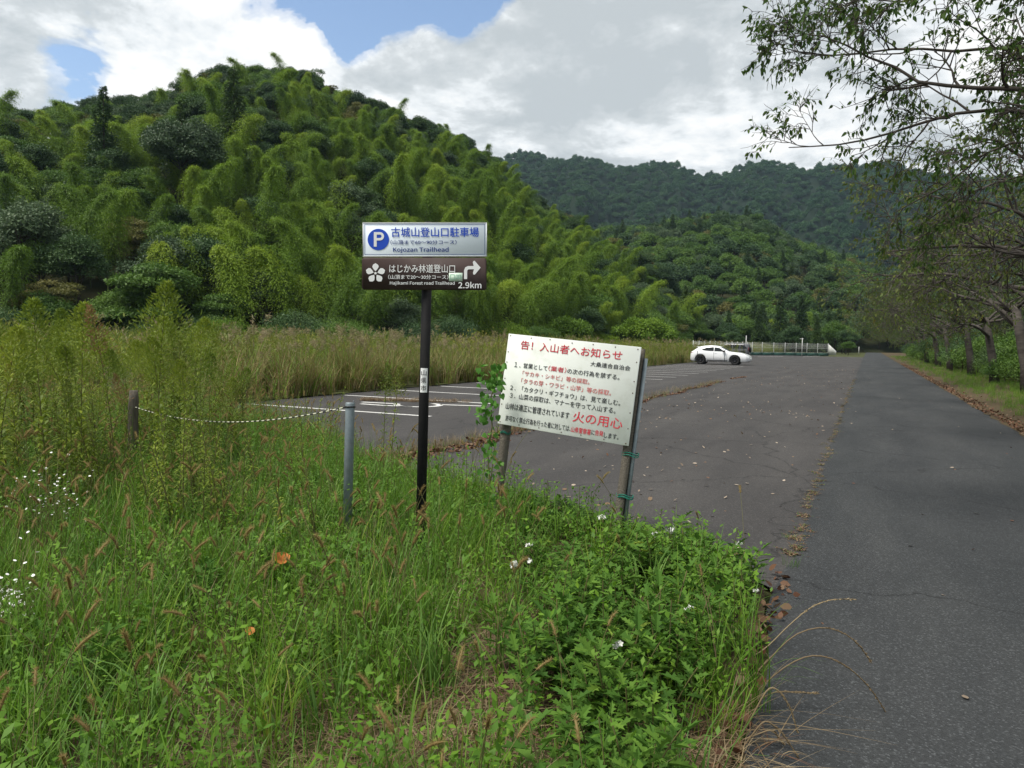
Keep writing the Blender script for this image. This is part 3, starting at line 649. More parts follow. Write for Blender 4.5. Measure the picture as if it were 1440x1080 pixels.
for k in range(len(HP)):
    s, x_, b = HP[k, 3], px[k], bamb_like[k]
    u = rk.random()
    bam = .88 if b > .42 else .48
    if s > .5: bam *= .65
    if s > .66: bam *= .12
    if s > .76: bam = 0
    if x_ < 260: bam *= .72
    if x_ > 880: bam *= .25
    if 560 < x_ < 880: bam = min(.9, bam*1.25)
    if u < bam: kinds.append('bamboo')
    elif s > .84: kinds.append(rk.choice(['pine', 'dark', 'mid', 'olive'], p=[.45, .35, .12, .08]))
    else: kinds.append(rk.choice(['dark', 'mid', 'grey', 'olive', 'cedar'], p=[.38, .33, .16, .10, .03 if s < .5 else 0.0] if s < .5 else [.40, .33, .16, .11, 0]))
kinds = np.array(kinds)
# broadleaved crowns are wider than bamboo plumes: thin them out
keep = np.ones(len(HP), bool); big = [k for k in range(len(HP)) if kinds[k] != 'bamboo']; taken = []
for k in big:
    if all((HP[k, 0]-q[0])**2 + (HP[k, 1]-q[1])**2 > np.interp(HP[k, 3], [0, .3, .7], [4.2, 3.4, 2.5])**2 for q in taken): taken.append(HP[k])
    else: keep[k] = rk.random() < .12
HP, px, py, dep, kinds = HP[keep], px[keep], py[keep], dep[keep], kinds[keep]
SRC = {'bamboo': BAMBOO, 'dark': DARK, 'mid': MID, 'grey': GREY, 'olive': OLIVE, 'cedar': CEDAR, 'pine': PINE}
INFO = {'bamboo': ('bamboo', 'feathery arching bamboo in the grove on the hillside behind the field', 'bamboo', 'bamboo of the hillside grove'),
        'dark': ('evergreen_tree', 'dark round-crowned evergreen tree among the bamboo on the hillside', 'tree', 'dark evergreens of the hillside'),
        'mid': ('broadleaf_tree', 'fresh green broadleaf tree among the bamboo on the hillside', 'tree', 'green broadleaf trees of the hillside'),
        'grey': ('pale_tree', 'grey-green leafed tree among the bamboo on the hillside', 'tree', 'grey-green trees of the hillside'),
        'olive': ('olive_tree', 'olive-brown tinged tree among the bamboo on the hillside', 'tree', 'olive tinged trees of the hillside'),
        'cedar': ('cedar_tree', 'dark cone-shaped conifer standing on the bamboo hillside', 'tree', 'conifers of the hillside'),
        'pine': ('ridge_pine', 'open layered pine on the crest of the near hill', 'tree', 'pines along the hill crest')}
INFO['olive'] = ('reddish_tree',) + INFO['olive'][1:]
vis = (px > -60) & (px < 1100)
order = np.argsort(np.where(vis, dep, 1e6)); count = {}; indiv = np.zeros(len(HP), bool)
LIMIT = {'bamboo': 295, 'dark': 90, 'mid': 70, 'grey': 45, 'olive': 25, 'cedar': 20, 'pine': 60}
for k in order:
    kd = kinds[k]
    if vis[k] and count.get(kd, 0) < LIMIT[kd]: indiv[k] = True; count[kd] = count.get(kd, 0) + 1
restP, restR, restS, restI = [], [], [], []
ALLSRC = [(kd, j) for kd in SRC for j in range(len(SRC[kd]))]
for k in range(len(HP)):
    kd = kinds[k]; j = int(rk.integers(len(SRC[kd]))); s = rk.uniform(.8, 1.15); rz = rk.uniform(0, 6.28)
    s *= np.interp(HP[k, 3], [0, .12, .45, .75, 1], [1, .95, .76, .64, .56])
    if HP[k, 3] < .06 and kd != 'bamboo': s *= .8
    if kd == 'bamboo': s *= rk.uniform(.8, 1.1)
    p = (HP[k, 0], HP[k, 1], HP[k, 2] - .35)
    if indiv[k]:
        nm, lb, ct, gp = INFO[kd]
        put_tree(nm, SRC[kd][j], p, s, rz, lb, ct, gp, ('culm', 'foliage') if kd == 'bamboo' else ('trunk', 'crown'))
    else:
        restP.append(p); restR.append((0, 0, rz)); restS.append((s, s, s)); restI.append(ALLSRC.index((kd, j)))
def merged(pair, name):
    """trunk and crown in one source mesh"""
    out = bpy.data.meshes.new(name); import bmesh
    bm = bmesh.new(); 
    bm.from_mesh(pair[0]); n0 = len(bm.faces); bm.from_mesh(pair[1])
    bm.faces.ensure_lookup_table()
    for f in bm.faces[n0:]: f.material_index = 1
    bm.to_mesh(out); bm.free(); out.materials.append(pair[0].materials[0]); out.materials.append(pair[1].materials[0]); return out
if restP:
    scatter('hillside_wood', [merged(SRC[kd][j], 'wood_tree') for kd, j in ALLSRC], restP, restR, restS, restI, 'dense mixed wood filling the near hill behind the front trees', 'wood')

# hand-placed trees that stand out
def tree_at(name, pair, x_, d, s, label, zoff=0, cat='tree', group=None, rz=0):
    q = ray(x_, 480); q = q/np.hypot(q[0], q[1])*d; z = max(floor_z(q[0], q[1]), float(HILL2(np.array([q[0]]), np.array([q[1]]))[0][0])) + zoff
    return put_tree(name, pair, (q[0], q[1], z - .2), s, rz, label, cat, group)
tree_at('cedar_tree', CEDAR[0], 150, 110, 1.0, 'tall dark conifer rising above the bamboo at far left of hill')
tree_at('pale_tree', GREY[0], 38, 84, 1.25, 'tall sparse grey-green tree at the left edge of the forest')
tree_at('evergreen_tree', broad_meshes(12, 4.6, 261, 'broad_grey', nclump=60), 262, 105, 1.1, 'large rounded blue-grey tree in the middle of the bamboo hill')
tree_at('cedar_tree', CEDAR[1], 330, 112, 1.15, 'yellow-green conifer beside the large rounded blue-grey tree', rz=1)
tree_at('layered_tree', MID[1], 215, 74, 1.15, 'light green tree with flat layered branches at forest foot', rz=2)
tree_at('bushy_bamboo', broad_meshes(6.0, 4.2, 262, 'bamboo_leaf', nclump=46, trunk_frac=.1, leaf=.4), 905, 118, 1.0, 'low broad yellow-green bamboo thicket at the forest foot above the notice board', cat='bamboo')
tree_at('bushy_bamboo', broad_meshes(5.0, 3.0, 263, 'bamboo_leaf', nclump=36, trunk_frac=.1, leaf=.4), 800, 104, 1.0, 'small yellow-green bamboo thicket left of the larger thicket', cat='bamboo')
for x_, d, s, pr, lb in ((285, 188, 1.05, PINE[0], 'layered pine on the left shoulder of the hilltop'), (345, 190, 1.1, DARK[0], 'dense dark evergreen on the very top of the hill'), (432, 190, 1.2, PINE[1], 'open pine at the right of the hilltop against the clouds'), (497, 193, 1.1, DARK[1], 'round dark evergreen standing apart on the right slope skyline'), (660, 210, .9, PINE[0], 'small leaning pine where the hill skyline meets the mountain'), (215, 184, .9, PINE[1], 'small pine on the left skyline below the summit')):
    tree_at('ridge_tree', pr, x_, d, s, lb, rz=x_)

# trees beyond the lot: along the foot of the spur and at the end of the road
rt = np.random.default_rng(21)
far_lab = {'dark': 'dark evergreen tree beyond the white fence', 'mid': 'green broadleaf tree beyond the white fence', 'cedar': 'conifer beyond the white fence', 'olive': 'olive tinged tree beyond the white fence'}
far_nm = {'dark': 'evergreen_tree', 'mid': 'broadleaf_tree', 'cedar': 'cedar_tree', 'olive': 'reddish_tree'}
for k in range(70):
    x_ = rt.uniform(960, 1205); d = rt.uniform(150, 235)
    if x_ < 1010 and d > 190: continue
    q = ray(x_, 480); q = q/np.hypot(q[0], q[1])*d
    if q[0] > -5: continue
    kd = rt.choice(['dark', 'mid', 'mid', 'cedar', 'olive'])
    tree_at(far_nm[kd], SRC[kd][rt.integers(len(SRC[kd]))], x_, d, rt.uniform(.5, .95)*(.75 if d < 165 else 1), far_lab[kd], group='trees beyond the white fence', rz=rt.uniform(0, 6))
for k, (x, y, s, pr) in enumerate([(-4.2, 168, .62, DARK[0]), (-5.4, 185, .8, MID[0]), (-4.6, 205, .9, DARK[1]), (-5.0, 226, .9, DARK[2]), (-3.4, 150, .35, MID[2])]):
    put_tree('evergreen_tree', pr, (x, y, -.2), s, k, 'dark tree crowding the left side of the far road', 'tree', 'trees left of the far road')
put_tree('evergreen_tree', DARK[0], (2.5, 268, -.4), 1.3, .4, 'dark tree arching over the far end of the road', 'tree')

# spur and mountain woods
SP = sample_hill(HILL2, azim(640), azim(1700), 200, 470, 4.2, .02, 1.15, 31)
def far_set(n0, mat, hs, lf, per, ncl):
    return [merged(broad_meshes(h, r_, n0 + k, mat, nclump=ncl, per=per, leaf=lf, detail=False, size=(1.0, 1.8)), 'far_tree') for k, (h, r_) in enumerate(hs)]
FS = far_set(300, 'broad_mid', [(9, 3), (8, 2.8)], .5, 85, 26) + far_set(310, 'broad_dark', [(9, 3), (10, 2.8)], .5, 85, 26) + far_set(320, 'broad_olive', [(8, 2.8)], .5, 70, 24) + far_set(325, 'broad_grey', [(9, 2.8)], .5, 70, 24) + [merged(CEDAR[1], 'far_cedar')]
rt2 = np.random.default_rng(33)
n = len(SP); sI = rt2.choice(len(FS), n, p=[.22, .2, .2, .14, .07, .07, .10])
ss = rt2.uniform(.8, 1.2, n); ss = ss*np.where(sI == 6, .85, 1)
scatter('spur_wood', FS, SP[:, :3] - [0, 0, 1.2], np.stack([0*ss, 0*ss, rt2.uniform(0, 6.28, n)], 1), np.stack([ss]*3, 1), sI, 'mixed green wood covering the lower spur right of the near hill', 'wood')
MP = sample_hill(MOUNT, azim(660), azim(1700), 480, 1040, 6.6, .02, 1.05, 41)
FM = far_set(400, 'far_leaf', [(10, 4.6), (9, 4.4), (12, 4.2), (13, 3.4)], 1.0, 26, 22)
n = len(MP); ss = rt2.uniform(.65, 1.2, n)
scatter('mountain_wood', FM, MP[:, :3] - [0, 0, 3.0], np.stack([0*ss, 0*ss, rt2.uniform(0, 6.28, n)], 1), np.stack([ss]*3, 1), rt2.integers(0, 4, n), 'distant dark blue-green wood covering the mountain', 'wood')
print('TREES', len(HP), 'indiv', int(indiv.sum()), count, 'spur', len(SP), 'mount', len(MP))

# ---- cherry trees along the road
class Cherry:
    def __init__(s, seed, leafy, leaf_len=.075, near=False):
        s.r = np.random.default_rng(seed); s.wood, s.twig, s.P, s.D, s.T = [], [], [], [], []; s.leafy = leafy; s.ll = leaf_len; s.near = near
    def limb(s, pts, r0, r1, kids, kid_len, level, sides=7):
        pts = np.asarray(pts, float); n = len(pts); u = np.linspace(0, 1, n)
        rad = r0 + (r1 - r0)*u**.8; (s.wood if level < 2 else s.twig).append(tube(pts, rad, sides if level < 2 else (4 if level == 2 else 3), level == 0))
        seg = np.linalg.norm(np.diff(pts, axis=0), axis=1).sum()
        if level >= 3:
            s.leaves(pts); return
        for k in range(kids[level]):
            t = s.r.uniform(.22, 1.0) if level else s.r.uniform(.35, 1)
            f = t*(n - 1); i0 = min(int(f), n - 2); p = pts[i0] + (pts[i0+1] - pts[i0])*(f - i0); T = norm(pts[i0+1] - pts[i0])
            side = norm(np.cross(T, s.r.normal(size=3))); d = norm(T*s.r.uniform(.5, 1.1) + side*s.r.uniform(.55, 1.0) + np.array([0, 0, .05]))
            ln = kid_len[level]*s.r.uniform(.55, 1.2)*(1.2 - (.85 if s.near else .5)*t)
            s.grow(p, d, ln, (r0 + (r1 - r0)*t)*.55 + .002, kids, kid_len, level + 1)
    def grow(s, p, d, ln, r0, kids, kid_len, level):
        m = 6 if level < 3 else 4; pts = [p]; st = ln/(m - 1)
        for k in range(m - 1):
            d = norm(d + s.r.normal(0, .16, 3) + np.array([0, 0, .05 if level < 2 else -.03])); pts.append(pts[-1] + d*st)
        s.limb(pts, r0, max(r0*.3, .0016), kids, kid_len, level)
    def leaves(s, pts):
        n = s.r.poisson(s.leafy)
        for _ in range(n):
            t = s.r.uniform(.25, 1); f = t*(len(pts) - 1); i0 = min(int(f), len(pts) - 2); p = pts[i0] + (pts[i0+1] - pts[i0])*(f - i0)
            s.P.append(p); s.D.append(norm(pts[i0+1] - pts[i0])*.5 + s.r.normal(0, .35, 3) + np.array([0, 0, -.8]))
    def build(s, leafmat):
        P, D = np.array(s.P), np.array(s.D); n = len(P); N = s.r.normal(size=(n, 3)); D = norm(D); S = norm(np.cross(D, N)); Nn = np.cross(S, D)
        Ln = s.ll*s.r.uniform(.65, 1.2, n)[:, None]; W = Ln*.5
        # pointed oval leaf, creased along the midrib
        v = [P + D*Ln*.12, P + D*Ln*.35 + S*W*.45 + Nn*W*.18, P + D*Ln*.72 + S*W*.36 + Nn*W*.15, P + D*Ln*1.12, P + D*Ln*.72 - S*W*.36 + Nn*W*.15, P + D*Ln*.35 - S*W*.45 + Nn*W*.18]
        V = np.stack(v, 1).reshape(-1, 3); i = np.arange(n)[:, None]*6
        Fc = np.concatenate([i + np.array([0, 1, 2, 3]), i + np.array([0, 3, 4, 5])])
        t = np.repeat(s.r.beta(1.3, 2.6, n), 6)
        return (mesh('trunk', [(*join(s.wood), 'cherry_bark')], True), mesh('twigs', [(*join(s.twig), 'cherry_bark')]), mesh('leaves', [(V, Fc, t, leafmat)]))
def put_cherry(me, loc, rz, s, label, group=None):
    e = empty('cherry_tree', loc, (0, 0, rz), s); tag(e, label, 'tree', group)
    obj('trunk', me[0], e); tag(obj('twigs', me[1], e), kind='stuff'); tag(obj('leaves', me[2], e), kind='stuff'); return e
def generic_cherry(seed, leafy, kids=(7, 7, 6), kl=(2.1, 1.0, .5), nlimb=8, leaf=.085):
    c = Cherry(seed, leafy, leaf); r = c.r
    tr = np.array([[0, 0, -.2], [-.12, .05, 1.0], [-.35, 0, 2.2], [-.55, .1, 3.2]]); c.wood.append(tube(tr, [.24, .19, .17, .14], 9))
    for k in range(nlimb):
        a = r.uniform(-1.2, 1.2) + (math.pi if k % 3 else 0); b = tr[2] + (tr[3] - tr[2])*r.random(); ln = r.uniform(3.6, 5.6) if k % 3 else r.uniform(2.5, 4)
        u = np.linspace(0, 1, 9); up = r.uniform(.3, 1.0)
        pts = b + np.stack([np.cos(a)*ln*u, np.sin(a)*ln*u, ln*up*(u - .45*u**2.2)], 1) + np.cumsum(r.normal(0, .09, (9, 3)), 0)*(u > 0)[:, None]
        c.limb(pts, .085*ln/4.5, .012, kids, kl, 0)
    return c
# the nearest tree: its limbs reach into the picture from the right
nc = Cherry(51, 2.5, .060, True)
T0 = np.array([4.7, 7.0, 0.0]); trunk = np.array([[4.7, 7.0, -.2], [4.62, 7.0, 1.0], [4.4, 7.05, 2.1], [4.25, 7.1, 3.0]]); nc.wood.append(tube(trunk, [.26, .21, .18, .15], 10))
LIMBS = [([(1440, 118), (1371, 124), (1300, 107), (1273, 93), (1229, 71), (1175, 45), (1130, 38)], 6.4, .036),
         ([(1440, 73), (1349, 84), (1273, 76), (1190, 84), (1150, 80), (1115, 74)], 6.9, .026),
         ([(1440, 158), (1371, 164), (1304, 178), (1238, 198), (1193, 209), (1150, 206), (1120, 213), (1100, 210)], 7.0, .034),
         ([(1440, 184), (1389, 204), (1344, 249), (1291, 284), (1262, 300)], 7.4, .028),
         ([(1440, 10), (1380, -8), (1310, 18), (1250, 12), (1200, 2)], 6.2, .022),
         ([(1440, -60), (1370, -45), (1290, -30), (1220, -22)], 5.8, .03),
         ([(1440, 240), (1385, 262), (1330, 300), (1290, 330)], 7.8, .022)]
for pts, d, r0 in LIMBS:
    W = [at(x, y, d + .15*k) for k, (x, y) in enumerate(pts)]
    st = trunk[3] + np.array([-.05, 0, -.6*(pts[0][1] > 130)]); m1 = st*.62 + W[0]*.38 + np.array([0, 0, .12]); m2 = st*.3 + W[0]*.7 + np.array([0, 0, .10])
    pl = np.array([st, m1, m2] + W); 
    # resample smoothly
    dd = np.concatenate([[0], np.cumsum(np.linalg.norm(np.diff(pl, axis=0), axis=1))]); u = np.linspace(0, dd[-1], 22)
    sm = np.stack([np.interp(u, dd, pl[:, k]) for k in range(3)], 1); sm[1:-1] = (sm[:-2] + 2*sm[1:-1] + sm[2:])/4
    sm[4:] += np.cumsum(nc.r.normal(0, .018, (18, 3)), 0)
    nc.limb(sm, r0*1.45, .005, (13, 7, 5), (1.2, .55, .26), 0)
me = nc.build('cherry_leaf'); e = empty('cherry_tree'); e.location = (4.7, 7.0, 0)
tag(e, 'cherry tree leaning over the road from the right, sparse leaves against the sky', 'tree')
for nm, m_ in zip(('trunk', 'twigs', 'leaves'), me):
    o = obj(nm, m_, e, (-4.7, -7.0, 0)); 
    if nm != 'trunk': tag(o, kind='stuff')
CH = [generic_cherry(61, 3.8).build('cherry_leaf'), generic_cherry(62, 3.2).build('cherry_olive'), generic_cherry(63, 4.2).build('cherry_olive')]
CHL = ['second cherry tree along the road, its crown just above the near shrubs', 'third cherry tree of the roadside row, pale lichen on its branches', 'fourth cherry tree of the roadside row with olive leaves', 'fifth cherry tree of the roadside row']
for k, (y, x, s) in enumerate([(17, 5.6, 1.0), (25.5, 5.7, 1.0), (34, 5.5, 1.05), (43, 5.6, 1.0), (53, 5.7, 1.05), (64, 5.5, 1.0), (76, 5.6, 1.1), (90, 5.6, 1.1), (106, 6.0, 1.1), (124, 6.4, 1.1), (144, 7.0, 1.1), (168, 7.6, 1.1), (195, 8.0, 1.1)]):
    far = k >= 4
    put_cherry(CH[k % 3] if k else CH[1], (x, y, 0), RNG.uniform(-.5, .5), s, 'distant cherry tree arching over the right side of the road' if far else CHL[k], 'far cherry trees of the roadside row' if far else None)
# ------------------------------------------------------------------ trailhead sign on its black pole
def frame(o_, u, v):
    u = norm(u); n_ = norm(np.cross(u, v)); v = np.cross(n_, u)
    return Matrix(((u[0], v[0], n_[0], o_[0]), (u[1], v[1], n_[1], o_[1]), (u[2], v[2], n_[2], o_[2]), (0, 0, 0, 1)))
SD = 5.75
pole_top = at(602.5, 312, SD + .06); pole_bot = at(590, 800, SD + .06)
sgn = empty('trailhead_sign', (pole_bot[0], pole_bot[1], 0)); tag(sgn, 'trailhead sign with blue-on-white and brown panels on a black pole', 'sign')
inv = Matrix.Translation(-Vector(sgn.location))
def child_mat(o, parent, mw): o.parent = parent; o.matrix_local = parent_inv(parent) @ mw; return o
def parent_inv(p): return Matrix.LocRotScale(p.location, p.rotation_euler, p.scale).inverted()
pd = norm(pole_top - pole_bot); base = pole_bot - pd*(pole_bot[2] + .1)/pd[2]
o = obj('pole', mesh('pole', [(*tube([base, pole_top + pd*-.03], .038, 20), 'black_paint')], True)); child_mat(o, sgn, Matrix())
o = obj('pole_cap', mesh('pole_cap', [(*tube([pole_top - pd*.032, pole_top - pd*.012, pole_top], [.039, .039, .02], 20), 'black_paint')], True)); child_mat(o, sgn, Matrix())
def panel(parent, corners_px, d, mat, thick, name, rad=.0):
    TL, TR, BR, BL = [at(x, y, d) for x, y in corners_px]
    u = (TR - TL + BR - BL)/2; v = (TL - BL + TR - BR)/2; Wd, Ht = np.linalg.norm(u), np.linalg.norm(v); ctr = (TL+TR+BR+BL)/4
    un = norm(u); nn = norm(np.cross(un, v)); vn = np.cross(nn, un); org = ctr - un*Wd/2 - vn*Ht/2
    Mx = frame(org, un, vn)
    if rad:
        q = []
        for cx, cy, a0 in ((Wd-rad, rad, -90), (Wd-rad, Ht-rad, 0), (rad, Ht-rad, 90), (rad, rad, 180)):
            q += [(cx + rad*math.cos(math.radians(a0 + t)), cy + rad*math.sin(math.radians(a0 + t))) for t in (0, 30, 60, 90)]
        pr = poly(q, -thick, 0)
    else: pr = box(0, Wd, 0, Ht, -thick, 0, .002)
    o = obj(name, mesh(name, [(*pr, mat)])); child_mat(o, parent, Mx); return o, Wd, Ht
p1, W1, H1 = panel(sgn, [(511, 314), (684.3, 313.3), (683.5, 360), (510.7, 359.8)], SD, 'sign_white', .022, 'sign_panel')
tag(p1, 'white upper panel with blue Japanese lettering and parking symbol')
c1 = [(78, 100), (1328, 95), (1322, 430), (78, 430)]
def fr(x, y, c=c1, W=W1, H=H1): q = homog(c)(x, y); return q[0]*W, (1 - q[1])*H
place_text(P1_TXT, P1_ME, c1, W1, H1, p1, .0035)
def ring_line(x0, x1, y0, y1, w_):
    a = [(x0, y0), (x1, y0), (x1, y1), (x0, y1)]; b = [(x0+w_, y0+w_), (x1-w_, y0+w_), (x1-w_, y1-w_), (x0+w_, y1-w_)]
    V = [(x, y, 0) for x, y in a + b]; return np.array(V), np.array([(k, (k+1) % 4, 4+(k+1) % 4, 4+k) for k in range(4)]), None
obj('border_line', mesh('border_line', [(*ring_line(.010, W1-.010, .010, H1-.010, .0032), 'sign_navy')]), p1, (0, 0, .002))
def disc(cx, cy, rx, ry, n=40, z=0): return np.array([(cx + rx*math.cos(a), cy + ry*math.sin(a), z) for a in np.linspace(0, 2*math.pi, n, endpoint=False)]), [np.arange(n)[None, :]], None
cx, cy = fr(229, 265); ry = H1*.325
pk = obj('parking_symbol', mesh('parking_symbol', [(*disc(0, 0, ry, ry), 'sign_blue')]), p1, (cx, cy, .0025))
def parc(r, a0, a1, n=12): return [(.012 + r*math.cos(a), .024 + r*math.sin(a)) for a in np.linspace(a0, a1, n)]
bow = [(-.034, .056)] + parc(.032, 1.57, -1.57) + [(-.034, -.008)]
inn = [(-.012, .037)] + parc(.013, 1.57, -1.57) + [(-.012, .011)]
nb_ = len(bow); Vp_ = np.array([(x, y, 0) for x, y in bow + inn]); Fp_ = np.array([(k, nb_ + k, nb_ + k + 1, k + 1) for k in range(nb_ - 1)])
stem_ = (np.array([(-.034, -.055, 0), (-.012, -.055, 0), (-.012, .0559, 0), (-.034, .0559, 0)]), np.array([(0, 1, 2, 3)]), None)
lp = join([(Vp_[:, :] + np.array([0, 0, .0003]), Fp_[:, ::-1], None), stem_])
obj('lettering', mesh('lettering', [(*lp, 'print_white')]), pk, (0, 0, .002))
obj('sign_frame', mesh('sign_frame', [(*join([box(-.004, W1+.004, -.004, .0, -.024, .003), box(-.004, W1+.004, H1, H1+.004, -.024, .003), box(-.004, 0, 0, H1, -.024, .003), box(W1, W1+.004, 0, H1, -.024, .003)]), 'white_paint_metal')]), p1)
p2, W2, H2 = panel(sgn, [(509, 362.5), (684.3, 362), (683.8, 408.2), (509, 406.5)], SD - .004, 'sign_brown', .022, 'sign_panel', .018)
tag(p2, 'brown lower panel with white lettering, flower emblem and arrow')
c2 = [(65, 447), (1328, 447), (1325, 780), (65, 770)]
place_text(P2_TXT, P2_ME, c2, W2, H2, p2, .0035)
def fr2(x, y): return fr(x, y, c2, W2, H2)
# five-petalled emblem
ex, ey = fr2(199, 607); er = H2*.305; pet = []
items = []
for k in range(5):
    a = math.pi/2 + k*2*math.pi/5; q = [(.20, 0), (.42, .20), (.66, .33), (.86, .26), (1.03, 0), (.86, -.26), (.66, -.33), (.42, -.20)]
    V = np.array([(er*(x*math.cos(a) - y*math.sin(a)), er*(x*math.sin(a) + y*math.cos(a)), 0) for x, y in q]); items.append((V, [np.arange(8)[None, :]], None))
V, Fc, _ = disc(0, 0, er*.13, er*.13, 16); items.append((V, Fc, None))
fe = obj('flower_emblem', mesh('flower_emblem', [(*items[5], 'print_white')]), p2, (ex, ey, .003))
for it in items[:5]: obj('petal', mesh('petal', [(*it, 'print_white')]), fe)
# arrow: up, then right
ax = [fr2(*q) for q in ((1094, 668), (1094, 580), (1106, 548), (1135, 533), (1195, 533), (1186, 500), (1188, 484), (1204, 478), (1266, 550), (1206, 622), (1190, 620), (1186, 604), (1197, 567), (1140, 567), (1127, 580), (1125, 668))][::-1]
n_ = len(ax); obj('arrow', mesh('arrow', [(np.array([(x, y, 0) for x, y in ax]), [np.arange(n_)[None, :]], None, 'print_white')]), p2, (0, 0, .003))
s0, s1 = fr2(938, 690), fr2(1078, 604)
st = obj('sticker', mesh('sticker', [(*box(s0[0], s1[0], s0[1], s1[1], 0, .0012), 'sticker_pale')]), p2, (0, 0, .0022)); tag(st, 'small pale green sticker')
wS, hS = s1[0]-s0[0], s1[1]-s0[1]
for a, b, c_, d_ in ((.10, .42, .18, .82), (.50, .66, .30, .78), (.70, .88, .30, .78)):
    obj('sticker_mark', mesh('sticker_mark', [(*ring_line(s0[0]+a*wS, s0[0]+b*wS, s0[1]+c_*hS, s0[1]+d_*hS, .004), 'sticker_green')]), st, (0, 0, .002))
# brackets between pole and panels
for py_ in (324, 350, 371, 399):
    c_ = at(601.5 - (py_-320)*.02, py_, SD + .05)
    o = obj('bracket', mesh('bracket', [(*box(-.055, .055, -.012, .012, -.02, .018), 'black_paint')])); child_mat(o, sgn, frame(c_, p1.matrix_local.to_3x3().col[0], p1.matrix_local.to_3x3().col[1]))
# label on the pole, wrapped round the front
def pole_pt(py_): t = (py_ - 312)/(800 - 312); return pole_top + (pole_bot - pole_top)*t
q0, q1 = pole_pt(551.5), pole_pt(517.5); cdir = norm(np.array([-q0[0], -q0[1], 0])); sdir = np.cross(pd, cdir)
na_ = 9; aa_ = np.linspace(-.88, .62, na_)
Vp = [p + (cdir*math.cos(a) + sdir*math.sin(a))*.0392 for p in (q0, q1) for a in aa_]
sl = obj('pole_label', mesh('pole_label', [(np.array(Vp), np.array([(k, k+1, na_+k+1, na_+k) for k in range(na_-1)]), None, 'print_white')], True)); child_mat(sl, sgn, Matrix())
am = -.13; out_ = cdir*math.cos(am) + sdir*math.sin(am); rgt = norm(np.cross(pd, out_))
for k, me in enumerate(POLE_ME):
    c_ = q1 + (q0 - q1)*(.19 + .31*k) + out_*.0425
    o = obj('lettering', me); mw = frame(c_ - rgt*.021 - pd*.021, rgt, pd) @ Matrix.Diagonal((.042, .042, 1, 1))
    o.parent = sl; o.matrix_local = mw

# ------------------------------------------------------------------ notice board, leaning
nb_c = [(714.3, 469), (901.5, 488.2), (883.8, 627.5), (700.5, 595.5)]
dl, dr = 6.85, 6.22
TL, TR, BR, BL = at(*nb_c[0], dl), at(*nb_c[1], dr), at(*nb_c[2], dr + .02), at(*nb_c[3], dl + .02)
u = norm((TR - TL + BR - BL)); v = ((TL - BL) + (TR - BR))/2; nn = norm(np.cross(u, v)); vn = np.cross(nn, u)
Wb, Hb = (np.linalg.norm(TR-TL) + np.linalg.norm(BR-BL))/2, (np.dot(TL-BL, vn) + np.dot(TR-BR, vn))/2
org = (TL+TR+BR+BL)/4 - u*Wb/2 - vn*Hb/2
nbm = frame(org, u, vn)
gb = ground(866, 775); nb = empty('notice_board', (gb[0], gb[1], 0)); tag(nb, 'leaning white notice board with red and black lettering on wooden posts', 'notice board')
bd = obj('board', mesh('board', [(*box(0, Wb, 0, Hb, -.012, 0, .002), 'board_white')])); child_mat(bd, nb, nbm)
cb_ = [(145, 52), (1257, 168), (1150, 1003), (62, 818)]
place_text(BOARD_TXT, BOARD_ME, cb_, Wb, Hb, bd, .0025)
nl = mesh('nail', [(*join([(*disc(0, 0, .0052, .0052, 8, .003)[:2], None), tube([(0, 0, -.004), (0, 0, .0028)], .005, 8, False)]), 'rust')])
for k in range(7):
    for yy in (.02, Hb - .02): obj('nail', nl, bd, (.025 + (Wb-.05)*k/6 + RNG.uniform(-.02, .02)*(0 < k < 6), yy + RNG.uniform(-.006, .006), 0))
for k in range(1, 6):
    for xx in (.02, Wb - .022): obj('nail', nl, bd, (xx, .02 + (Hb-.04)*k/6 + RNG.uniform(-.03, .03), 0))
# backing battens and posts follow the board's own lean
o = obj('batten', mesh('batten', [(*box(.05, Wb-.06, .06, .10, -.035, -.0125), 'old_wood')])); child_mat(o, nb, nbm)
o = obj('batten', mesh('batten', [(*box(.05, Wb-.06, Hb-.10, Hb-.06, -.035, -.0125), 'old_wood')])); child_mat(o, nb, nbm)
def post_from(xc, w_, d_, ztop, name, mat, off, rnd_=False, tilt=0.0):
    """post in board axes going down to the ground"""
    top = org + u*xc + vn*ztop + nn*(-off); dn = norm(-vn + np.array([0, 0, 0]) + u*tilt); L_ = (top[2] + .15)/-dn[2]
    Mx = frame(top + dn*L_, u, -dn)      # y up along the post
    if rnd_: pr = tube([(0, 0, 0), (0, L_, 0)], w_/2, 16)
    else:
        n = 14; ys = np.linspace(0, L_, n); q = []
        for y in ys:
            j = RNG.normal(0, .0015, 2); q += [(-w_/2+j[0], y, -d_/2+j[1]), (w_/2+j[0], y, -d_/2+j[1]), (w_/2+j[0], y, d_/2+j[1]), (-w_/2+j[0], y, d_/2+j[1])]
        i = np.arange(4*n).reshape(n, 4); Qd = np.stack([np.roll(i[:-1], -1, 1), i[:-1], i[1:], np.roll(i[1:], -1, 1)], -1).reshape(-1, 4)
        pr = (np.array(q), [Qd, i[-1][None, ::-1], i[0][None, :]], None)
    o = obj(name, mesh(name, [(*pr, mat)], rnd_)); child_mat(o, nb, Mx); return top, dn, L_
pl_ = post_from(.055, .070, .06, Hb - .02, 'wooden_post', 'old_wood', .072)
pr_ = post_from(Wb - .028, .066, .055, Hb - .01, 'wooden_post', 'old_wood', .068)
pp_ = post_from(Wb + .022, .034, .04, Hb - .085, 'steel_pipe', 'galvanised', .088, True)
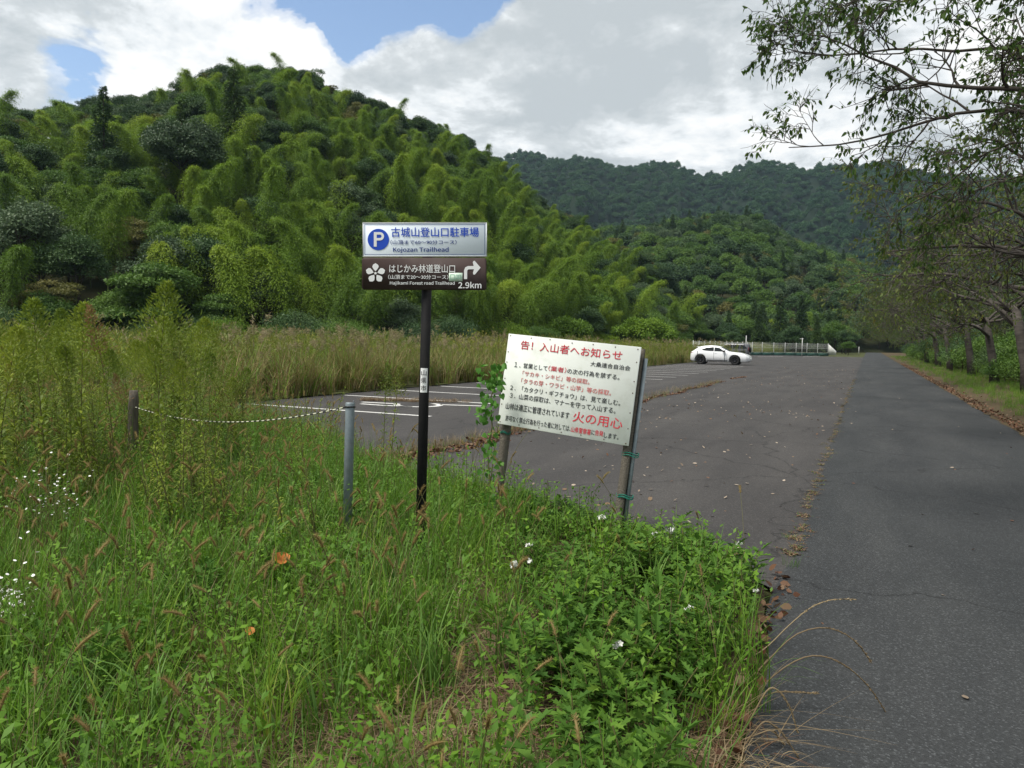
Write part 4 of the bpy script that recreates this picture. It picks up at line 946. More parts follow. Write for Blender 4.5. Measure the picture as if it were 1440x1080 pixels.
def wire(top, dn, s, wx, wz):
    c_ = top + dn*s; pts = [c_ + u*wx*math.cos(a) + nn*wz*math.sin(a) + dn*.008*math.sin(3*a) for a in np.linspace(0, 2*math.pi, 21)]
    o = obj('wire_tie', mesh('wire_tie', [(*tube(pts, .0045, 5), 'green_wire')])); child_mat(o, nb, Matrix())
mid_ = (pr_[0] + pp_[0])/2
for s in (Hb + .015, Hb + .035, Hb + .37, Hb + .39, Hb + .385): wire(mid_, pr_[1], s, .072, .046)
for s in (Hb + .05, Hb + .06, Hb + .66): wire(pl_[0], pl_[1], s, .046, .042)

# ------------------------------------------------------------------ vine on the left post
vine = empty('climbing_vine', tuple(ground(692, 745)*np.array([1, 1, 0]))); tag(vine, 'green climbing vine on the left post of the notice board', 'vine')
vp = [at(x, y, 6.72) for x, y in ((694, 745), (690, 690), (686, 640), (692, 600), (690, 560), (700, 530), (706, 512))]
o = obj('stem', mesh('stem', [(*tube(vp, .006, 5), 'stalk')])); child_mat(o, vine, Matrix())
def heart(n=1):
    q = [(0, 0), (.30, -.12), (.5, .12), (.42, .5), (.2, .8), (0, 1.05), (-.2, .8), (-.42, .5), (-.5, .12), (-.30, -.12)]
    V = np.array([(x, y, .18*abs(x) - .12*y*y) for x, y in q] + [(0, .4, 0)]); m_ = len(q)
    return mesh('leaf', [(V, np.array([(k, (k+1) % m_, m_) for k in range(m_)]), None, 'vine_leaf')], True)
vl = heart(); hd = norm(np.array([0, 0, EYE]) - vp[4])
for k in range(190):
    u_ = RNG.random()
    if u_ < .72: x_, y_ = 697 + RNG.normal(0, 9) - (3), RNG.uniform(512, 592); x_ -= max(0, (y_-540))*.28
    else: x_, y_ = 690 + RNG.normal(0, 7), RNG.uniform(600, 745)
    if x_ > 709 and y_ > 520: x_ = 705
    p = at(x_, y_, 6.66 + RNG.normal(0, .05)); o = obj('leaf', vl)
    nrm_ = norm(hd*.7 + np.array([0, 0, .3]) + RNG.normal(0, .7, 3)); up_ = norm(np.cross(nrm_, np.cross(np.array([RNG.normal(0, .5), RNG.normal(0, .5), -1]), nrm_)))
    child_mat(o, vine, frame(p, np.cross(up_, nrm_), up_) @ Matrix.Scale(RNG.uniform(.028, .058), 4))

# ------------------------------------------------------------------ grey barrier post, striped rope, old wooden stump
gp0, gp1 = ground(488, 765), at(492.3, 566, 6.21)
bp = empty('barrier_post', (gp0[0], gp0[1], 0)); tag(bp, 'galvanised grey steel barrier post standing in the weeds', 'post')
dd_ = norm(gp1 - gp0); o = obj('pipe', mesh('pipe', [(*tube([gp0 - dd_*.1, gp1 - dd_*.012, gp1], [.038, .038, .034], 20), 'galvanised')], True)); child_mat(o, bp, Matrix())
ang = np.linspace(0, 6.2832, 25); a1 = norm(np.cross(dd_, [1, 0, 0])); a2 = np.cross(dd_, a1)
o = obj('collar', mesh('collar', [(*tube([gp1 - dd_*.035 + (a1*math.cos(a) + a2*math.sin(a))*.041 for a in ang], .007, 6), 'dark_trim')])); child_mat(o, bp, Matrix())
o = obj('hook', mesh('hook', [(*tube([gp1 - dd_*.035 + a1*.04, gp1 - dd_*.01 + a1*.06, gp1 + dd_*.012 + a1*.045], .006, 6), 'galvanised')])); child_mat(o, bp, Matrix())
sb_ = ground(187, 662); stp = sb_ + np.array([.03, .0, (at(187, 548, 9.4)[2])])
wp = obj('wooden_stump_post', None, None, tuple(sb_)); tag(wp, 'weathered wooden stump post half hidden in the goldenrod', 'post')
n = 9; rr_ = .062 + RNG.normal(0, .003, n); rr_[-1] = .05
o = obj('log', mesh('log', [(*tube([sb_*(1-k/8) + stp*(k/8) + (RNG.normal(0, .003, 3) if k < 8 else 0) - np.array([0, 0, .1])*(k == 0) for k in range(n)], rr_, 14), 'stump_wood')], True)); child_mat(o, wp, Matrix())
r0 = gp1 - dd_*.03; r1 = stp - np.array([0, 0, .2]); nr = 46
rp = [r0 + (r1 - r0)*t + np.array([0, 0, -.16*4*t*(1-t)]) for t in np.linspace(0, 1, nr*2 + 1)]
rope = empty('striped_rope', (r0[0], r0[1], 0)); tag(rope, 'sagging black and pale striped rope strung between the grey post and stump', 'rope')
for k, mt in ((0, 'rope_light'), (1, 'rope_dark')):
    o = obj('rope_strand', mesh('rope_strand', [(*join([tube(rp[j:j+2], .0055 if k else .006, 6) for j in range(k, nr*2, 2)]), mt)])); child_mat(o, rope, Matrix())

# ------------------------------------------------------------------ cars
def car(name, label, loc, rz, top, wid, arch_r, axles, Lc, paint, belt, roofw, win, ws, rw):
    e = empty(name, loc, (0, 0, rz)); tag(e, label, 'car')
    tx, tz = np.array(top).T; xs = np.unique(np.concatenate([np.arange(.0, Lc + .001, .05), tx])); ring = []
    def sec(x):
        zt = np.interp(x, tx, tz); endt = min(1, min(x, Lc - x)/.35); w_ = wid*(.80 + .20*math.sin(endt*math.pi/2))
        zb = .21 + .10*(1 - min(1, min(x, Lc - x)/.25))
        for a in axles:
            if abs(x - a) < arch_r: zb = max(zb, .36 + math.sqrt(arch_r**2 - (x-a)**2))
        bz = min(belt(x), zt - .03); up = np.clip((zt - bz)/.35, 0, 1); rw_ = w_*(.93*(1-up) + roofw*up)
        zm = max(zb + .02, min(.62, bz - .02))
        return [(0, zb), (w_*.86, zb), (w_*.97, zb + min(.10, max(.005, (zm-zb)*.5))), (w_, zm), (w_*.985, (zm+bz)/2), (w_*.955, bz), (rw_*.99 + .01, bz + (zt-bz)*.75), (rw_*.88, zt - .012 - .02*up), (rw_*.5, zt + .006), (0, zt + .012)]
    S = [sec(x) for x in xs]; m_ = len(S[0])
    V = []
    for x, s_ in zip(xs, S):
        V += [(x, y, z) for y, z in s_] + [(x, -y, z) for y, z in s_[-2:0:-1]]
    k_ = 2*m_ - 2; i = np.arange(len(xs)*k_).reshape(len(xs), k_)
    Qd = np.stack([i[:-1], i[1:], np.roll(i[1:], -1, 1), np.roll(i[:-1], -1, 1)], -1).reshape(-1, 4)
    obj('body', mesh('body', [(np.array(V), [Qd, i[0][None, :], i[-1][None, ::-1]], None, paint)], True), e)
    def side(x, z):
        s_ = sec(x); a = s_[5:8]; return np.interp(z, [q[1] for q in a], [q[0] for q in a])
    for lo, hi, (xa, xb) in win:
        for sg in (1, -1):
            q = np.linspace(xa, xb, 12); Vw = []
            for x in q:
                for z in (np.interp(x, *zip(*lo)), np.interp(x, *zip(*hi))): Vw.append((x, sg*(side(x, z) + .007), z))
            obj('side_window', mesh('side_window', [(np.array(Vw), np.array([(2*k, 2*k+2, 2*k+3, 2*k+1) for k in range(11)]), None, 'glass_dark')]), e)
    for nm, (xa, xb) in (('windscreen', ws), ('rear_window', rw)):
        q = np.linspace(xa, xb, 8); Vw = []
        for x in q:
            s_ = sec(x); 
            for sg in (-1, -.5, .5, 1):
                y = s_[7][0]*.93*sg if abs(sg) == 1 else s_[8][0]*np.sign(sg); z = (s_[7][1] if abs(sg) == 1 else s_[8][1]) + .012; Vw.append((x, y, z))
        obj(nm, mesh(nm, [(np.array(Vw), np.array([(4*k+j, 4*k+j+1, 4*k+j+5, 4*k+j+4) for k in range(7) for j in range(3)]), None, 'glass_dark')]), e)
    a = np.linspace(0, 2*math.pi, 29)[:-1]
    prof = [(.22, -.10), (.34, -.115), (.365, -.08), (.365, .08), (.34, .115), (.22, .10)]
    Vt = [(r*math.cos(t), y, r*math.sin(t)) for r, y in prof for t in a]; it = np.arange(len(Vt)).reshape(6, 28); Qt = np.stack([it, np.roll(it, -1, 1), np.roll(np.roll(it, -1, 0), -1, 1), np.roll(it, -1, 0)], -1).reshape(-1, 4)
    tyre = mesh('tyre', [(np.array(Vt), Qt, None, 'rubber')], True)
    sp = []
    for k in range(5):
        t = k*2*math.pi/5
        for dt in (-.14, .14): sp.append(xf(box(-.022, .022, .05, .085, 0, .25, .004), Matrix.Rotation(t + dt, 4, 'Y')))
    sp.append((np.array([(.07*math.cos(t), y, .07*math.sin(t)) for y in (.04, .09) for t in a]), [np.array([(k, (k+1) % 28, 28+(k+1) % 28, 28+k) for k in range(28)]), np.arange(28, 56)[None, ::-1]], None))
    sp.append((np.array([(.235*math.cos(t), y, .235*math.sin(t)) for y in (-.08, .03) for t in a]), [np.array([(k, (k+1) % 28, 28+(k+1) % 28, 28+k) for k in range(28)])], None))
    rim = mesh('rim', [(*join(sp), 'rim_black')])
    for ax_ in axles:
        for sg in (1, -1):
            wh = obj('wheel', mesh('wheel', [(np.array([(.20*math.cos(t), 0, .20*math.sin(t)) for t in a]), [np.arange(28)[None, :]], None, 'dark_trim')]), e, (ax_, sg*(wid - .125), .365), (0, 0, 0 if sg > 0 else math.pi))
            obj('tyre', tyre, wh); obj('rim', rim, wh)
    return e, side, sec
CARW = .92
ctop = [(0, .62), (.03, .98), (.12, 1.03), (.34, 1.20), (.60, 1.40), (.80, 1.455), (1.1, 1.515), (1.6, 1.55), (2.0, 1.53), (2.35, 1.46), (2.8, 1.24), (3.18, 1.05), (3.6, 1.02), (4.0, .985), (4.3, .90), (4.55, .79), (4.70, .66), (4.75, .50)]
wlo = [(.85, 1.17), (1.4, 1.10), (2.76, 1.06)]; whi = [(.85, 1.175), (1.25, 1.355), (1.7, 1.41), (2.0, 1.40), (2.35, 1.345), (2.76, 1.075)]
car_loc = ground(1020, 512.6); 
ce, cside, csec = car('white_car', 'white sporty crossover parked side-on at the end of the bay lines', (-13.35, 63.6, 0), 0, ctop, CARW, .43, (.85, 3.60), 4.75, 'car_white', lambda x: np.interp(x, [0, 1, 3, 4.75], [.98, 1.03, .98, .80]), .77, [(wlo, whi, (.86, 1.90)), (wlo, whi, (1.95, 2.74))], (2.44, 3.10), (.22, .56))
for sg in (1, -1):
    obj('headlight', mesh('headlight', [(*xf(box(0, .34, -.012, .012, -.03, .03, .008), Matrix.Translation((4.28, sg*.80, .74)) @ Matrix.Rotation(-sg*.42, 4, 'Z') @ Matrix.Rotation(.28, 4, 'Y')), 'lamp_glass')]), ce)
    obj('tail_light', mesh('tail_light', [(*xf(box(0, .30, -.012, .012, -.028, .028, .008), Matrix.Translation((.04, sg*.77, .93)) @ Matrix.Rotation(sg*.38, 4, 'Z')), 'tail_red')]), ce)
    obj('wing_mirror', mesh('wing_mirror', [(*xf(box(-.10, .10, -.10, .10, -.065, .065, .03), Matrix.Translation((2.72, sg*1.0, 1.10))), 'dark_trim')]), ce)
    obj('sill_trim', mesh('sill_trim', [(*box(1.38, 3.05, sg*.915 - .02, sg*.915 + .02, .31, .37, .01), 'dark_trim')]), ce)
    obj('bumper_intake', mesh('bumper_intake', [(*xf(box(-.02, .20, -.015, .015, -.10, .10, .01), Matrix.Translation((4.48, sg*.84, .40)) @ Matrix.Rotation(-sg*.55, 4, 'Z')), 'dark_trim')]), ce)
    for ax_ in (.85, 3.6):
        n = 16; t = np.linspace(.05, math.pi - .05, n); Va = [(ax_ + r*math.cos(a_), sg*y, .36 + r*math.sin(a_)) for r, y in ((.425, .93), (.468, .922)) for a_ in t]
        obj('arch_trim', mesh('arch_trim', [(np.array(Va), np.array([(k, k+1, n+k+1, n+k) for k in range(n-1)]), None, 'dark_trim')]), ce)
    obj('door_handle', mesh('door_handle', [(*box(1.98, 2.16, sg*.905 - .01, sg*.905 + .012, .93, .955, .006), 'car_white')]), ce)
for sg in (1, -1):
    for xs_ in (1.92, 2.98):
        zq = np.linspace(.42, 1.0, 7); Vd = []
        for z in zq:
            s_ = csec(xs_)[2:6]; y = np.interp(z, [q[1] for q in s_], [q[0] for q in s_]); Vd += [(xs_ - .009, sg*(y + .004), z), (xs_ + .009, sg*(y + .004), z)]
        obj('door_seam', mesh('door_seam', [(np.array(Vd), np.array([(2*k, 2*k+1, 2*k+3, 2*k+2) for k in range(6)]), None, 'dark_trim')]), ce)
obj('number_plate', mesh('number_plate', [(*box(4.752, 4.77, -.165, .165, .42, .58, .004), 'print_white')]), ce)
obj('rear_diffuser', mesh('rear_diffuser', [(*box(-.012, .05, -.62, .62, .27, .40, .01), 'dark_trim')]), ce)
obj('spoiler', mesh('spoiler', [(*box(.44, .70, -.56, .56, 1.40, 1.425, .01), 'car_white')]), ce)
vtop = [(0, .75), (.02, 1.62), (.12, 1.72), (.6, 1.78), (2.6, 1.78), (2.95, 1.72), (3.45, 1.14), (4.2, 1.06), (4.40, .86), (4.45, .55)]
vl_ = [(.2, 1.10), (3.3, 1.10)]; vh_ = [(.2, 1.60), (2.75, 1.60), (3.3, 1.16)]
q = at(1054, 497, 96); 
ve, vside, vsec = car('grey_van', 'dark grey boxy van parked behind the white car by the fence', (q[0], q[1], 0), math.radians(180), vtop, .88, .40, (.75, 3.45), 4.45, 'car_grey', lambda x: 1.02, .86, [(vl_, vh_, (.25, 1.05)), (vl_, vh_, (1.12, 2.0)), (vl_, vh_, (2.07, 3.25))], (3.0, 3.40), (.03, .11))
obj('spare_wheel', mesh('spare_wheel', [(*xf(tube([(0, 0, -.09), (0, 0, .09)], .34, 24), Matrix.Translation((-.11, .1, .98)) @ Matrix.Rotation(math.pi/2, 4, 'Y')), 'rubber')], True), ve)
for sg in (1, -1): obj('tail_light', mesh('tail_light', [(*box(-.008, .03, sg*.76 - .06, sg*.76 + .06, .85, 1.3, .006), 'tail_red')]), ve)

# ------------------------------------------------------------------ white mesh fence on its dark green wall
fpts = [np.array(at(1165, 480, 126))[:2], np.array(at(1060, 480, 118))[:2], np.array(at(1010, 478, 104))[:2], np.array(at(975, 478, 94))[:2]]
fen = empty('mesh_fence', (fpts[0][0], fpts[0][1], 0)); tag(fen, 'white wire mesh fence along the far end of the parking lot', 'fence')
wal = empty('green_wall', (fpts[0][0], fpts[0][1], 0)); tag(wal, 'low dark green retaining wall under the white fence', 'wall')
seg_ = np.concatenate([[0], np.cumsum([np.linalg.norm(fpts[k+1]-fpts[k]) for k in range(3)])]); npan = int(seg_[-1]/2.4)
fp = [np.array([np.interp(s, seg_, [p[k] for p in fpts]) for k in range(2)]) for s in np.linspace(0, seg_[-1], npan + 1)]
FZ0, FZ1 = .45, 1.95
pm = mesh('post', [(*box(-.045, .045, -.045, .045, 0, FZ1 + .10, .006), 'fence_white')])
for k, p in enumerate(fp):
    o = obj('post', pm, fen, (p[0]-fpts[0][0], p[1]-fpts[0][1], 0))
    if k < npan:
        b = fp[k+1]; d = b - p; L_ = np.linalg.norm(d); an = math.atan2(d[1], d[0])
        it = [box(.05, L_-.05, -.018, .018, FZ0 + z, FZ0 + z + .035) for z in (.0, .72, 1.46)] + [box(x-.006, x+.006, -.006, .006, FZ0+.03, FZ1) for x in np.linspace(.12, L_-.12, 16)]
        obj('mesh_panel', mesh('mesh_panel', [(*join(it), 'fence_white')]), fen, (p[0]-fpts[0][0], p[1]-fpts[0][1], 0), (0, 0, an))
        obj('wall_block', mesh('wall_block', [(*box(0, L_-.01, -.12 + .003*(k % 2), .12, -.2, FZ0 - .02), 'green_wall')]), wal, (p[0]-fpts[0][0], p[1]-fpts[0][1], 0), (0, 0, an))
ep = poly([(0, FZ0 - .35), (1.3, FZ0 - .35), (1.3, FZ0 + .35), (.1, FZ1 - .1), (0, FZ1 - .1)], -.02, .02)
obj('end_panel', mesh('end_panel', [(*ep, 'fence_white')]), fen, (.05, 0, 0), (math.pi/2, 0, math.radians(-20)))
for x_, d, h_, lb in ((1049, 105, 2.9, 'thin white pole beside the grey van'), (1128, 112, 2.75, 'thin white pole with a short crossbar at the fence'), (1208, 150, 1.6, 'white marker post beside the far road')):
    q = ray(x_, 487); q = q*d; o = empty('white_pole', (q[0], q[1], 0)); tag(o, lb, 'pole')
    obj('shaft', mesh('shaft', [(*tube([(0, 0, -.1), (0, 0, h_)], .05, 8), 'fence_white')]), o)
    if 'crossbar' in lb: obj('crossbar', mesh('crossbar', [(*tube([(-.35, 0, h_ - .12), (.2, 0, h_ - .1)], .045, 6), 'fence_white')]), o)
# white building glimpsed at the end of the road
hb = empty('white_house', (3.5, 292, 0)); tag(hb, 'small white house glimpsed at the far end of the road', 'house')
obj('wall', mesh('wall', [(*box(-7, 6, 0, 7, -.2, 3.0), 'concrete_white')]), hb)
obj('roof', mesh('roof', [(np.array([(-7.6, -.6, 3.0), (6.6, -.6, 3.0), (6.6, 7.6, 3.0), (-7.6, 7.6, 3.0), (-7.6, 3.5, 4.9), (6.6, 3.5, 4.9)]), [np.array([(0, 1, 5, 4), (2, 3, 4, 5), (3, 2, 1, 0)]), np.array([(3, 0, 4), (1, 2, 5)])], None, 'roof_grey')]), hb)
for x in (-5, -2.2, 1.2, 4): obj('window', mesh('window', [(*box(x, x+1.3, -.02, .05, .7, 2.2), 'glass_dark')]), hb)
# ------------------------------------------------------------------ low plants: source meshes
def tuft(n, h, out, wd, mat, spread=.06, droop=.25, seg=4):
    P = np.stack([RNG.normal(0, spread, n), RNG.normal(0, spread, n), np.zeros(n)], 1)
    return (*blades(P, rnd(n, 0, 6.283), h*rnd(n, .5, 1.1), out*rnd(n, .3, 1.2), wd*rnd(n, .7, 1.3), seg, droop*rnd(n, 0, 1.4), twist=None), mat)
GRASS = [mesh('grass', [tuft(26, .34, .16, .0065, 'grass_blade', .07), tuft(3, .3, .2, .005, 'straw', .06)]),
         mesh('grass', [tuft(30, .26, .14, .006, 'grass_blade', .08)]),
         mesh('grass', [tuft(22, .46, .22, .008, 'grass_blade', .06), tuft(4, .4, .25, .006, 'straw', .06)]),
         mesh('grass', [tuft(20, .40, .20, .009, 'grass_blue', .06, .4)])]
LONGG = [mesh('long_grass', [tuft(34, .72, .34, .007, 'grass_blade', .05, .35, 6), tuft(5, .7, .4, .005, 'straw', .05, .4, 6)]),
         mesh('long_grass', [tuft(16, .62, .40, .013, 'grass_blue', .05, .5, 6)])]
STRAW = [mesh('straw', [tuft(26, .10, .34, .005, 'straw', .10, .6), tuft(8, .12, .3, .006, 'dead_leaf', .1, .6)]),
         mesh('straw', [tuft(30, .06, .40, .0045, 'straw', .12, .5)])]
def foxtail(h, lean):
    s = np.linspace(0, 1, 8); a = RNG.uniform(0, 6.28); pts = np.stack([np.cos(a)*lean*s**2, np.sin(a)*lean*s**2, h*(s - .12*s**3)], 1)
    hd_ = np.linspace(0, 1, 7); d = norm(pts[-1] - pts[-3]); hp = pts[-1] + np.array([d*.075*k + np.array([np.cos(a)*.012, np.sin(a)*.012, -.012])*k*k for k in hd_])
    hr = .0034*np.sin(np.clip(hd_*.9 + .12, 0, 1)*math.pi)**.5 + .0012
    # bristles
    n = 120; t = rnd(n); b = np.stack([np.interp(t, hd_, hp[:, k]) for k in range(3)], 1); bd_ = rdir(n) + d*.9
    n2 = 3; bl = blades(np.stack([RNG.normal(0, .01, n2), RNG.normal(0, .01, n2), np.zeros(n2)], 1), rnd(n2, 0, 6.28), h*rnd(n2, .3, .6), h*rnd(n2, .15, .4), .007, 4, .3)
    return mesh('foxtail', [(*tube(pts, .0016, 3, False), 'stalk'), (*tube(hp, hr, 6), 'foxtail'), (*leafs(b, bd_, rdir(n), .017, .0016), 'foxtail'), (*bl, 'grass_blade')])
FOX = [foxtail(h, l) for h, l in ((.56, .10), (.62, .18), (.5, .06), (.68, .24))]
LOBED = [(.0, .0), (.03, .16), (.25, .24), (.08, .32), (.34, .54), (.11, .56), (.22, .82), (.07, .82), (0, 1.08)]
def lobed_leaves(P, D, N, size, mat):
    n = len(P); D = norm(D); S = norm(np.cross(D, N)); Nn = np.cross(S, D); Vs = []
    h = len(LOBED)
    for sg in (1, -1):
        for a, b in LOBED: Vs.append(P + D*(b*size)[:, None] + S*(sg*a*size)[:, None] + Nn*((.35*a - .22*b*b)*size)[:, None])
    V = np.stack(Vs, 1).reshape(-1, 3); i = np.arange(n)[:, None]*2*h; F1 = i + np.arange(h)[None, :]; F2 = i + np.arange(h, 2*h)[::-1][None, :]
    return V, [np.concatenate([F1, F2])], np.repeat(rnd(n), 2*h), mat
def mugwort(h, nl, mat='mugwort_leaf', size=.066):
    t = np.linspace(.12, 1, nl); az = np.arange(nl)*2.4 + RNG.uniform(0, 6); ln = RNG.normal(0, .05, 2)
    P = np.stack([ln[0]*t*t + np.cos(az)*.012, ln[1]*t*t + np.sin(az)*.012, h*t], 1)
    el = .15 + .75*t**2 + RNG.normal(0, .15, nl)
    D = np.stack([np.cos(az)*np.cos(el), np.sin(az)*np.cos(el), np.sin(el)], 1); N = np.stack([-np.cos(az)*np.sin(el), -np.sin(az)*np.sin(el), np.cos(el)], 1) + RNG.normal(0, .2, (nl, 3))
    sz = size*(.65 + .55*np.sin(t*2.4))*rnd(nl, .8, 1.2)
    pts = np.stack([ln[0]*t*t, ln[1]*t*t, h*t], 1); pts[0, 2] = 0
    return mesh('mugwort', [lobed_leaves(P, D, N, sz, mat), (*tube(pts, .003, 4, False), 'stalk')])
MUG = [mugwort(h, n, size=z_) for h, n, z_ in ((.28, 22, .062), (.34, 28, .07), (.22, 18, .055), (.30, 24, .06), (.25, 20, .075))]
def weed(h, nl, size, mat='weed_leaf'):
    t = np.linspace(.1, 1, nl); az = np.arange(nl)*2.4; P = np.stack([RNG.normal(0, .05, nl)*t, RNG.normal(0, .05, nl)*t, h*t], 1); el = RNG.normal(.45, .3, nl)
    D = np.stack([np.cos(az)*np.cos(el), np.sin(az)*np.cos(el), np.sin(el)], 1); N = np.stack([-np.cos(az)*np.sin(el), -np.sin(az)*np.sin(el), np.cos(el)], 1)
    return mesh('weed', [(*leafs(P, D, N, size*rnd(nl, .7, 1.2), size*.5, mid=.5), mat), (*tube(np.stack([0*t, 0*t, h*t], 1), .002, 3, False), 'stalk')])
WEED = [weed(.20, 34, .032), weed(.26, 40, .028), weed(.15, 30, .034), weed(.34, 60, .036)]
def goldenrod(h, nl, top=True, leafmat='goldenrod_leaf', topmat='goldenrod_top', leaf=.14, bare=.08, big=1.0):
    t = np.sort(rnd(nl, bare, .96)); az = np.arange(nl)*2.4 + RNG.normal(0, .3, nl); ln = RNG.normal(0, .09, 2); cx = lambda q: np.stack([ln[0]*q**2*h, ln[1]*q**2*h, h*q], 1)
    P = cx(t); el = .75 - .35*(1 - t) + RNG.normal(0, .15, nl); D = np.stack([np.cos(az)*np.cos(el), np.sin(az)*np.cos(el), np.sin(el)], 1)
    Ls = leaf*rnd(nl, .7, 1.15)*(1 - .55*t**3); N = np.stack([-np.cos(az)*np.sin(el), -np.sin(az)*np.sin(el), np.cos(el)], 1)
    # two-piece drooping lance leaves
    D2 = D.copy(); D2[:, 2] -= .8; a = leafs(P, D, N, Ls*.62, Ls*.17, mid=.8); b = leafs(P + D*(Ls*.40)[:, None], D2, N, Ls*.62, Ls*.15, mid=.3)
    st = np.linspace(0, 1, 9); parts = [(*tube(cx(st), .0055*(1 - .7*st) + .001, 5, False), 'stalk'), (*a, leafmat), (*b, leafmat)]
    if top:
        n = int(320*big**2); u_ = rnd(n, .80, 1.07); q = 1.09 - u_; az2 = rnd(n, 0, 6.28); R = q*.55*big*h/1.7*rnd(n, .15, 1)
        Pt = np.stack([ln[0]*u_**2*h + np.cos(az2)*R, ln[1]*u_**2*h + np.sin(az2)*R, h*u_ + R*.25], 1)
        parts.append((*leafs(Pt, np.stack([np.cos(az2), np.sin(az2), np.full(n, .9)], 1) + RNG.normal(0, .3, (n, 3)), rdir(n), .034*big**.5, .013), topmat))
    return mesh('goldenrod', parts)
GOLD = [goldenrod(1.8, 100, leaf=.2, topmat='goldenrod_leaf'), goldenrod(1.6, 90, leaf=.19), goldenrod(1.9, 110, leaf=.2, topmat='goldenrod_leaf', big=1.7), goldenrod(1.45, 90, leaf=.19, top=False)]
GOLDY = [goldenrod(1.5, 70, leaf=.13), goldenrod(1.35, 60, leaf=.13)]
SMALLG = [goldenrod(.75, 60, top=False, leaf=.10), goldenrod(.9, 70, top=False, leaf=.11), goldenrod(.6, 50, top=False, leaf=.09)]
BROWNP = [goldenrod(1.7, 90, leafmat='brown_plant', topmat='brown_plant', leaf=.09), goldenrod(.9, 70, leafmat='brown_plant', topmat='brown_plant', leaf=.08)]
def susuki(n, h, plumes):
    parts = [tuft(int(n*.7), h, .8, .026, 'susuki_blade', .14, .55, 6), tuft(n//3, h*.95, .7, .024, 'grass_blade', .14, .5, 6), tuft(n//4, h*.6, .6, .02, 'straw', .14, .5, 5)]
    for k in range(plumes):
        a = RNG.uniform(0, 6.28); o_ = RNG.uniform(.1, .35); s = np.linspace(0, 1, 6); pts = np.stack([np.cos(a)*o_*s, np.sin(a)*o_*s, h*1.12*s], 1)
        parts.append((*tube(pts, .003, 3, False), 'stalk')); m_ = 26
        P = pts[-1] + np.stack([RNG.normal(0, .03, m_), RNG.normal(0, .03, m_), -rnd(m_, 0, .22)], 1)
        parts.append((*leafs(P, np.stack([np.full(m_, np.cos(a)), np.full(m_, np.sin(a)), np.full(m_, .3)], 1) + RNG.normal(0, .4, (m_, 3)), rdir(m_), .15, .016), 'susuki_plume'))
    return mesh('susuki', parts)
SUS = [susuki(70, 1.6, 1), susuki(80, 1.75, 2), susuki(60, 1.4, 0), susuki(70, 1.65, 3)]

# ------------------------------------------------------------------ placement
def area_pts(x0, x1, y0, y1, dens, seed=0):
    n = int((x1-x0)*(y1-y0)*dens); r = np.random.default_rng(seed + 1000)
    P = np.stack([r.uniform(x0, x1, n), r.uniform(y0, y1, n), np.full(n, .005)], 1); return P
def in_view(P, m=130): a, b, f = pix(P); return (f > .3) & (a > -m - 400/np.maximum(f, .5)) & (a < 1440 + m + 400/np.maximum(f, .5)) & (b < 1080 + 900/np.maximum(f, .5))
VERGE = [(-.42, -1), (-.42, 3), (-.5, 4.4), (-.62, 5.4), (-1.2, 6.05), (-1.95, 6.25), (-3.1, 7.0), (-4.4, 7.45), (-5.7, 7.95), (-8.2, 10.1), (-14.3, 13.2), (-26, 13.4), (-26, -1)]
def mug_line(P): return P[:, 0] > -1.15 - (P[:, 1] - 2.6)*.50 + (fbm(P[:, 0]*1.5, P[:, 1]*1.5, 4) - .45)*1.1
straw_c = [(ground(700, 1010), .36), (ground(690, 1060), .34), (ground(470, 1090), .5), (ground(690, 940), .42), (ground(665, 1000), .40), (ground(420, 1075), .55), (ground(560, 1085), .4), (ground(1035, 1075), .3), (ground(700, 890), .28)]
def straw_amt(P): 
    s = np.zeros(len(P))
    for c, r in straw_c: s = np.maximum(s, np.clip(1.25 - np.hypot(P[:, 0]-c[0], P[:, 1]-c[1])/r, 0, 1))
    return s
V0 = area_pts(-26, -.4, 1.2, 13.4, 60, 1); V0 = V0[inside(V0, VERGE)]; V0 = V0[in_view(V0)]
dist = np.hypot(V0[:, 0], V0[:, 1]); rsel = np.random.default_rng(3).random(len(V0))
sm = straw_amt(V0); mg = mug_line(V0)
# grass everywhere on the left, thinner in the mugwort and the straw
k = rsel < np.where(mg, .24, .95)*(1 - .9*sm)*np.clip(9/dist, .35, 1)
scatter_simple('verge_grass', GRASS, V0[k], .65, 1.25, 'green grass growing in tufts over the near verge', 'grass')
V1 = area_pts(-22, -.45, 1.3, 12.5, 30, 2); V1 = V1[inside(V1, VERGE)]; V1 = V1[in_view(V1)]; mg = mug_line(V1); sm = straw_amt(V1); r1_ = np.random.default_rng(4).random(len(V1))
scatter_simple('foxtail_grass', FOX, V1[(~mg | (r1_ < .10)) & (r1_ < .95*(1 - sm)) & (fbm(V1[:, 0]*.8, V1[:, 1]*.8, 8) > .34)], .8, 1.25, 'foxtail grass with brown seed heads over the near verge', 'grass')
V2 = area_pts(-12, -.46, 1.3, 9.5, 125, 5); V2 = V2[inside(V2, VERGE)]; V2 = V2[in_view(V2)]; mg = mug_line(V2); sm = straw_amt(V2); r2_ = np.random.default_rng(5).random(len(V2))
patch = fbm(V2[:, 0]*.9, V2[:, 1]*.9, 9)
edge = V2[:, 0] > -.62
kmu = (((mg & (r2_ < .8*(1 - .93*sm)*np.clip((patch - .30)*9, .12, 1))) | (~mg & (patch > .58) & (r2_ < .16))) & ~edge)
scatter_simple('mugwort_cover', MUG, V2[kmu], .75, 1.3, 'lush leafy green mugwort covering the verge beside the road', 'mugwort', zfac=np.interp(V2[kmu][:, 1], [3.5, 5.2, 6.5], [1, .75, .5]))
